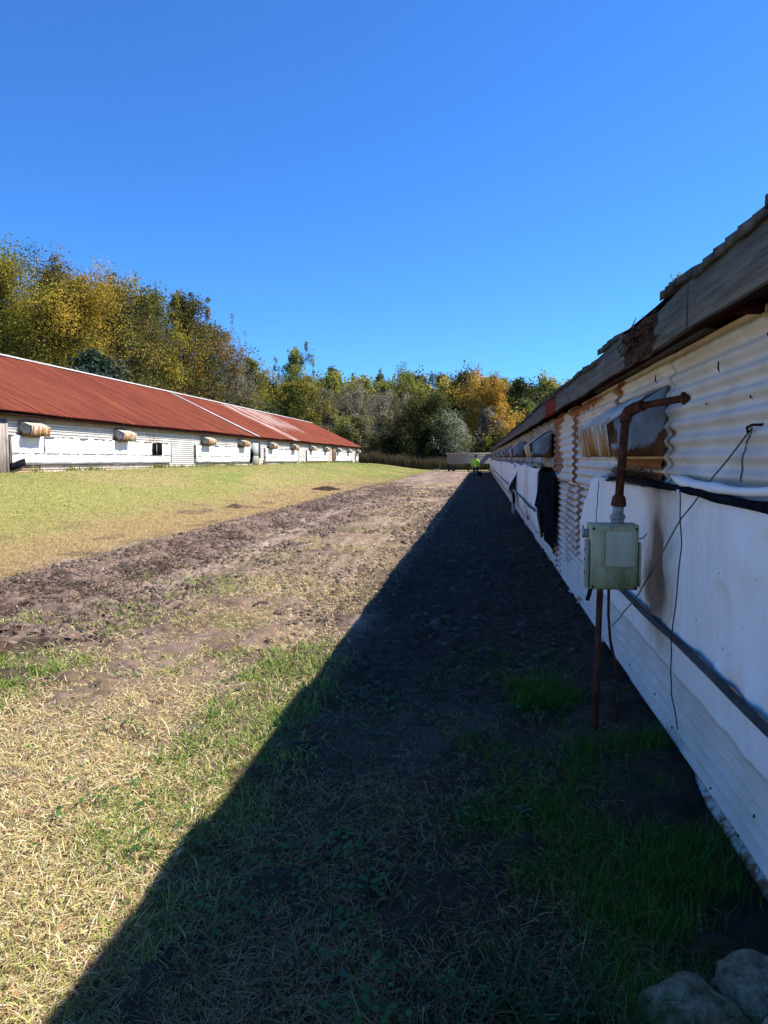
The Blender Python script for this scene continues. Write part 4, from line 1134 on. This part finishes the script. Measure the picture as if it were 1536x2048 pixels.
for s_, hx in ((-1, -.235), (1, .262)):
    for k in range(4):
        f0 = p_(hx + s_ * .004, .075 + k * .018, .83, .009)
        L = (.068, .078, .074, .058)[k]
        skin('finger', [f0, p_(hx - s_ * .008, .08 + k * .018, .83 - L * .55, .0085), p_(hx - s_ * .026, .083 + k * .018, .83 - L, .0075)], [(0, 1), (1, 2)], skinm, pe, 1)
    skin('thumb', [p_(hx - s_ * .012, .125, .865, .011), p_(hx - s_ * .02, .145, .835, .009), p_(hx - s_ * .028, .145, .805, .008)], [(0, 1), (1, 2)], skinm, pe, 1)
bag = empty('carry_bag', (px + .30, py + .08, pz + .3))
tag(bag, "black bag hanging from the walking person's right hand", 'bag')
mb = MB()
n = 12; zz = np.linspace(.28, .62, n)
P = np.array([[(px + .31 + (.17 + .02 * math.sin(z * 20)) * (1 - .35 * max(0, (z - .5) / .12)) * math.copysign(abs(math.cos(a)) ** .6, math.cos(a)), py + .09 + .11 * (1 - .5 * max(0, (z - .5) / .12)) * math.copysign(abs(math.sin(a)) ** .6, math.sin(a)), pz + z) for a in np.linspace(0, 2 * math.pi, 25)] for z in zz])
mb.grid(P); mb.add(P[0, :24], t=[(0, i + 1, i) for i in range(1, 23)]); mb.add(P[-1, :24], t=[(0, i, i + 1) for i in range(1, 23)]); mb.build('sack', M['dark_cloth'], bag, smooth=True)
mb = MB(); mb.tube([(px + .20, py + .09, pz + .61), (px + .22, py + .09, pz + .72), (px + .262, py + .095, pz + .765), (px + .32, py + .09, pz + .72), (px + .40, py + .09, pz + .61)], .012, 6); mb.build('handle', M['dark_cloth'], bag, smooth=True)

# ------------------------------------------------------------------ trees
def limbs(h, cr, rg, kind):
    """branch skeleton: list of (points, radii) and twig tips; trunk of height h, crown radius cr"""
    br = []; tips = []
    tr_ = max(.06, h * .012)
    lean = rg.normal(0, .02, 2)
    def tpos(t): return np.array((lean[0] * h * t + .12 * math.sin(t * 5 + lean[0] * 90), lean[1] * h * t + .12 * math.sin(t * 4 + 1), h * t))
    top = .97
    br.append(([tpos(t) for t in np.linspace(0, top, 9)], [tr_ * (1 - .9 * t) * (1.5 if t == 0 else 1) for t in np.linspace(0, top, 9)]))
    nl = {'broad': 26, 'upright': 26, 'bare': 24, 'conifer': 46, 'bush': 30}[kind]
    for i in range(nl):
        t = {'broad': .16 + .80 * (i / nl), 'upright': .14 + .82 * (i / nl), 'bare': .14 + .82 * (i / nl), 'conifer': .08 + .9 * (i / nl), 'bush': .04 + .85 * (i / nl)}[kind]
        a = i * 2.4 + rg.uniform(-.4, .4)
        if kind == 'conifer': ln = cr * (1.05 - t) * rg.uniform(.7, 1.1) + .2; el = rg.uniform(-.25, .15)
        else:
            prof = math.sin(math.pi * min(1, max(.04, (t + .06) ** .8))) ** .6
            ln = cr * prof * rg.uniform(.6, 1.4); el = rg.uniform(.2, .75) + (.25 if kind == 'upright' else 0) + .45 * t
            if kind == 'bush': el = rg.uniform(.0, .9)
        p = tpos(t); d = np.array((math.cos(a) * math.cos(el), math.sin(a) * math.cos(el), math.sin(el)))
        pts = [p]; n = 5
        for k in range(n):
            d = d + rg.normal(0, .12, 3) + np.array((0, 0, .06 if kind != 'conifer' else -.02)); d /= np.linalg.norm(d)
            pts.append(pts[-1] + d * ln / n)
        r0 = tr_ * .42 * (1 - .6 * t)
        br.append((pts, [r0 * (1 - .85 * k / n) for k in range(n + 1)]))
        ns = 9 if kind != 'conifer' else 6
        for k in range(ns):
            f = rg.uniform(.25, 1.0); j = min(int(f * n), n - 1); q = pts[j] + (pts[j + 1] - pts[j]) * (f * n - j)
            dd = d * .5 + rg.normal(0, .55, 3) + np.array((0, 0, .25 if kind != 'conifer' else 0)); dd /= np.linalg.norm(dd)
            l2 = ln * rg.uniform(.22, .45) + .15
            e = q + dd * l2
            br.append(([q, q + dd * l2 * .5 + rg.normal(0, .04, 3), e], [r0 * .35, r0 * .22, r0 * .08]))
            for f2 in (.45, .75, 1.0): tips.append((q + dd * l2 * f2, l2))
    if kind in ('upright', 'bare'):                     # wispy leaders above the crown
        for k in range(9):
            t = rg.uniform(.6, .95); p = tpos(t) + np.append(rg.normal(0, cr * .38, 2), 0)
            e = p + np.array((rg.normal(0, .25), rg.normal(0, .25), h * rg.uniform(.08, .2)))
            br.append(([p, (p + e) / 2 + rg.normal(0, .06, 3), e], [tr_ * .14, tr_ * .1, tr_ * .04]))
            for f in np.linspace(.3, 1, 7): tips.append((p + (e - p) * f, .12))
    return br, tips

def tree_mesh(h, cr, kind, nleaf, ls, spread, pal, seed, dens=1.0):
    rg = np.random.default_rng(seed)
    br, tips = limbs(h, cr, rg, kind)
    b = MB()
    for i, (pts, r) in enumerate(br): b.tube(pts, r, 7 if i == 0 else 4, cap=False)
    bv = np.concatenate(b.v); bq = np.concatenate(b.q)
    tp = np.array([t[0] for t in tips]); tl = np.array([t[1] for t in tips])
    # whole clusters differ in tone and some are bare, so the crown has gaps and clumps
    ck = rg.random(len(tp)); keep = ck < dens
    tp = tp[keep]; tl = tl[keep]
    idx = rg.integers(0, len(tp), nleaf)
    c = tp[idx] + np.clip(rg.normal(0, .8, (nleaf, 3)), -1.25, 1.25) * (spread * (.35 + .5 * np.minimum(tl[idx], 1.2)))[:, None]
    c[:, 2] = np.maximum(c[:, 2], .15)
    u = rg.normal(0, 1, (nleaf, 3)); u[:, 2] *= .6; u /= np.linalg.norm(u, axis=1)[:, None]
    w_ = np.cross(u, rg.normal(0, 1, (nleaf, 3))); w_ /= np.linalg.norm(w_, axis=1)[:, None]
    s = (ls * rg.uniform(.55, 1.25, nleaf))[:, None]
    if kind == 'conifer': wr = .22
    else: wr = .42
    v = np.stack([c - u * s * .5, c + w_ * s * wr, c + u * s * .5, c - w_ * s * wr], 1).reshape(-1, 3)
    q = np.arange(nleaf * 4).reshape(-1, 4)
    pal = np.array(pal, float)
    cl = (fbm(tp[:, 0] * .45 + seed, tp[:, 1] * .45 + tp[:, 2] * .35, seed, 2))
    cl = np.clip((cl - .3) / .4, 0, .999)
    pi_ = (np.clip(cl[idx] + rg.normal(0, .22, nleaf), 0, .999) * len(pal)).astype(int)
    tone = rg.uniform(.62, 1.35, len(tp))[idx][:, None]
    col = pal[pi_] * rg.uniform(.8, 1.2, (nleaf, 1)) * tone * 1.8
    return bv, bq, v, q, np.repeat(col, 4, 0)

OLIVE = [(.06, .068, .012), (.11, .11, .018), (.17, .155, .022), (.22, .18, .025)]
YELLOW = [(.09, .085, .015), (.18, .15, .02), (.26, .20, .025), (.30, .21, .03)]
BROWNGREEN = [(.05, .06, .018), (.085, .08, .022), (.12, .095, .03), (.16, .10, .035)]
DGREEN = [(.020, .030, .010), (.035, .046, .013), (.055, .062, .017), (.09, .085, .022)]
LGREEN = [(.09, .11, .02), (.14, .16, .03), (.19, .20, .04), (.22, .20, .05)]
ORANGE = [(.20, .13, .025), (.30, .19, .03), (.38, .20, .03), (.34, .25, .04)]
GREY = [(.13, .11, .082), (.17, .145, .11), (.22, .19, .145), (.14, .13, .06)]
SILVER = [(.07, .09, .04), (.11, .13, .075), (.16, .18, .12), (.20, .22, .165)]
PINE = [(.022, .04, .024), (.035, .055, .035), (.055, .075, .05), (.08, .085, .05)]

CON = [(.06, .075, .03), (.09, .105, .042), (.13, .135, .06), (.18, .16, .07)]

def tree(name, x, y, h, cr, kind, nleaf, ls, spread, pal, seed, label, cat, bark='bark', dens=.85, group=None):
    z = float(gz(x, y))
    e = empty(name, (x, y, z))
    bv, bq, v, q, c = tree_mesh(h, cr, kind, nleaf, ls, spread, pal, seed, dens)
    off = np.array((x, y, z))
    mesh_np('trunk', bv + off, bq, M[bark], e, smooth=True)
    mesh_np('crown', v + off, q, M['leaf'], e, cols=c)
    return tag(e, label, cat, group)

TR = [   # name, x, y, height, crown radius, habit, leaves, leaf size, spread, palette, seed, label
 ('broadleaf_tree', -33.5, 46, 13.6, 5.6, 'broad', 50000, .14, .7, OLIVE, 1, 'tall olive and gold tree with wispy top at the left edge behind the red roof', 'tree', 'bark', .9),
 ('broadleaf_tree', -33.0, 53, 14.6, 5.2, 'upright', 40000, .15, .65, BROWNGREEN, 2, 'tall brownish green tree with thin upright twigs just right of the leftmost tree', 'tree', 'bark', .8),
 ('broadleaf_tree', -28.4, 47, 12.3, 5.4, 'broad', 56000, .13, .65, YELLOW, 3, 'bushy yellow green tree rising above the red roof left of the small pine', 'tree', 'bark', .9),
 ('broadleaf_tree', -31.8, 60, 15.2, 4.8, 'upright', 26000, .19, .65, BROWNGREEN, 4, 'narrow dark green tree with a thin gappy top behind the small pine', 'tree', 'bark', .75),
 ('broadleaf_tree', -32.0, 66, 15.8, 5.2, 'upright', 30000, .19, .65, OLIVE, 5, 'tall olive tree standing between the dark narrow tree and the airy orange tinted tree', 'tree', 'bark', .75),
 ('broadleaf_tree', -32.1, 74, 17.4, 5.6, 'upright', 25000, .2, .5, [(.07, .075, .02), (.13, .10, .025), (.24, .12, .025), (.12, .12, .035)], 6, 'tall airy tree with orange tinted leaves, the highest behind the middle of the red roof', 'tree', 'bark', .6),
 ('broadleaf_tree', -32.0, 81, 15.6, 5.0, 'broad', 25000, .2, .65, BROWNGREEN, 7, 'green brown tree stepping down to the right of the airy orange tinted tree', 'tree', 'bark', .7),
 ('bare_tree', -32.7, 91, 17.6, 3.9, 'bare', 7000, .16, .5, GREY, 8, 'nearly leafless grey brown tree with upright twigs behind the white roof strip', 'tree', 'bark_grey', .6),
 ('pine_tree', -24.2, 42.5, 6.9, 2.0, 'broad', 9000, .24, .75, PINE, 9, 'small dark blue green pine peeking over the red roof ridge', 'pine tree', 'bark', .95),
 ('bare_tree', -29.5, 84, 12.2, 3.6, 'bare', 7000, .15, .5, GREY, 10, 'low grey leafless tree close behind the white roof strip of the red roof', 'tree', 'bark_grey', .7),
 ('broadleaf_tree', -33.0, 100, 15.8, 4.2, 'broad', 16000, .22, .55, OLIVE, 11, 'round olive tree right of the leafless trees behind the far half of the red roof', 'tree', 'bark', .9),
 ('broadleaf_tree', -33.0, 125, 21.0, 5.0, 'upright', 14000, .27, .6, LGREEN, 12, 'tall pale green tree with an airy top above the cedar', 'tree', 'bark', .75),
 ('cedar_tree', -28.0, 106, 14.0, 4.4, 'bush', 22000, .24, .55, [(.035, .05, .012), (.07, .08, .015), (.13, .13, .02), (.19, .16, .025)], 13, 'dense dark cedar with yellow green right side at the far end of the red roof', 'cedar', 'bark', .95),
 ('broadleaf_tree', -30.0, 142, 20.0, 4.2, 'broad', 9000, .28, .6, DGREEN, 14, 'small dark treetop on the skyline right of the pale green airy tree', 'tree', 'bark', .85),
 ('bare_tree', -24.3, 111, 12.4, 4.6, 'bare', 11000, .17, .5, GREY, 15, 'grey leafless thicket tree right beside the cedar', 'tree', 'bark_grey', .8),
 ('bare_tree', -20.2, 116, 12.6, 5.2, 'bare', 12000, .17, .5, GREY, 16, 'wide grey leafless tree above the light green sapling', 'tree', 'bark_grey', .8),
 ('sapling', -19.6, 104, 7.2, 3.3, 'bush', 13000, .22, .5, LGREEN, 17, 'low light green sapling just beyond the far end of the red roofed barn', 'sapling', 'bark', .9),
 ('broadleaf_tree', -21.2, 150, 19.0, 4.8, 'upright', 10000, .29, .6, OLIVE, 18, 'olive treetop with a pointed crown on the skyline left of the wide olive tree', 'tree', 'bark', .85),
 ('broadleaf_tree', -14.4, 140, 18.2, 6.6, 'broad', 15000, .29, .65, LGREEN, 19, 'wide light olive tree on the skyline above the big dark bush', 'tree', 'bark', .85),
 ('broadleaf_tree', -8.2, 148, 18.8, 4.8, 'upright', 11000, .29, .6, BROWNGREEN, 20, 'brown green tree with a toothed top right of the wide light olive tree', 'tree', 'bark', .85),
 ('bare_tree', -4.0, 150, 18.0, 3.4, 'bare', 4500, .22, .5, GREY, 21, 'thin leafless treetop on the skyline just left of the orange tree', 'tree', 'bark_grey', .6),
 ('maple_tree', 1.1, 112, 13.2, 5.6, 'broad', 26000, .24, .55, ORANGE, 22, 'golden orange maple tree behind the far wagon', 'maple', 'bark', .85),
 ('conifer_tree', 7.7, 150, 16.6, 3.6, 'conifer', 9000, .30, .4, CON, 23, 'slim conifer right of the golden maple, lower than its right neighbour', 'conifer', 'bark', .9),
 ('conifer_tree', 11.9, 150, 18.8, 4.6, 'conifer', 10000, .30, .4, CON, 24, 'tallest pointed conifer on the skyline above the right roof edge', 'conifer', 'bark', .9),
 ('conifer_tree', 15.0, 150, 16.8, 3.6, 'conifer', 9000, .30, .4, CON, 25, 'rightmost conifer tip beside the roof edge of the near barn', 'conifer', 'bark', .9),
 ('dark_bush', -8.0, 104, 9.9, 5.6, 'bush', 30000, .22, .5, DGREEN, 26, 'big dark green bush at the end of the track left of the far wagon', 'bush', 'bark', .95),
 ('silver_bush', -4.3, 100.5, 6.4, 3.4, 'broad', 9000, .22, .6, DGREEN[2:] + SILVER, 27, 'silvery grey leaved bush against the right side of the big dark bush', 'bush', 'bark_grey', .9),
 ('broadleaf_tree', 7.8, 124, 10.8, 3.9, 'broad', 13000, .26, .55, SILVER[:2] + LGREEN[:2], 28, 'grey green tree between the golden maple and the near barn roof', 'tree', 'bark', .9),
 ('bare_tree', -17.6, 126, 12.0, 4.8, 'bare', 11000, .18, .5, GREY, 29, 'grey leafless tree between the light green sapling and the big dark bush', 'tree', 'bark_grey', .8),
 ('bare_tree', -12.6, 124, 12.0, 4.6, 'bare', 11000, .18, .5, GREY, 30, 'grey leafless tree directly above the left half of the big dark bush', 'tree', 'bark_grey', .8),
]
for r in TR:
    (nm, x, y, h, cr, kind, nl, ls, sp, pal, seed, lab, cat, bark, dens) = r
    tree(nm, x, y, h, cr, kind, nl, ls, sp, pal, seed, lab, cat, bark, dens)

def woods():
    """the wood behind, read as one mass"""
    rg = np.random.default_rng(77)
    var = []
    for k, (pal, kind) in enumerate([(OLIVE, 'broad'), (BROWNGREEN, 'broad'), (DGREEN, 'broad'), (LGREEN, 'upright'), (GREY, 'bare'), (DGREEN, 'bush'), (BROWNGREEN, 'bush'), (OLIVE, 'bush')]):
        low = kind == 'bush'
        var.append(tree_mesh(5.0 if low else 14.0, 3.2 if low else 4.6, kind, 5200 if low else 6500, .30 if low else .36, .6, pal, 200 + k, .95))
    BV = []; BQ = []; LV = []; LQ = []; LC = []; bo = lo = 0
    sites = []
    for i in range(70): sites.append((rg.uniform(-62, -37), rg.uniform(40, 130), rg.integers(0, 4), rg.uniform(.85, 1.1)))
    for i in range(90): sites.append((rg.uniform(-95, 60), rg.uniform(128, 190), rg.integers(0, 5), rg.uniform(.85, 1.15)))
    for i in range(44): sites.append((rg.uniform(-50, 20), rg.uniform(128, 146), rg.integers(0, 4), rg.uniform(.95, 1.2)))
    for i in range(60): sites.append((rg.uniform(-38, -29), rg.uniform(40, 125), rg.integers(5, 8), rg.uniform(.8, 1.3)))
    for i in range(70): sites.append((rg.uniform(-30, 22), rg.uniform(102, 128), rg.integers(4, 8), rg.uniform(.5, .95)))
    for i in range(30): sites.append((rg.uniform(18, 60), rg.uniform(95, 140), rg.integers(0, 5), rg.uniform(.7, .9)))
    for x, y, k, s in sites:
        if k == 4: s *= .62
        bv, bq, v, q, c = var[k]
        a = rg.uniform(0, 6.28); ca, sa = math.cos(a), math.sin(a)
        rot = np.array(((ca, -sa, 0), (sa, ca, 0), (0, 0, rg.uniform(.9, 1.1)))) * s
        o = np.array((x, y, float(gz(x, y))))
        BV.append(bv @ rot.T + o); BQ.append(bq + bo); bo += len(bv)
        LV.append(v @ rot.T + o); LQ.append(q + lo); lo += len(v); LC.append(c * rg.uniform(.9, 1.4))
    e = empty('woods', (0, 140, 0))
    mesh_np('trunks', np.concatenate(BV), np.concatenate(BQ), M['bark'], e, smooth=True)['kind'] = 'stuff'
    mesh_np('foliage', np.concatenate(LV), np.concatenate(LQ), M['leaf'], e, cols=np.concatenate(LC))['kind'] = 'stuff'
    tag(e, 'mixed autumn wood filling the background behind the barns', 'woods', kind='stuff')
woods()

def brush():
    rg = np.random.default_rng(88); n = 30000
    x = rg.uniform(-21, 2, n); y = rg.uniform(95.5, 101, n)
    h = rg.uniform(.5, 1.9, n) * (.6 + .8 * fbm(x * .5, y * .5, 4, 3))
    v, q, t, c = blades(x, y, gz(x, y), h, rg.uniform(.03, .07, n), rg.uniform(.0, .5, n), pick(rg, n, [(.16, .11, .07), (.10, .075, .05), (.20, .15, .09), (.08, .08, .03)], .3), rg, .5)
    o = mesh_np('brush', v, [q, t], M['blade'], cols=c); tag(o, 'tall dry brown weeds beyond the end of the grass slope', 'brush', kind='stuff')
brush()
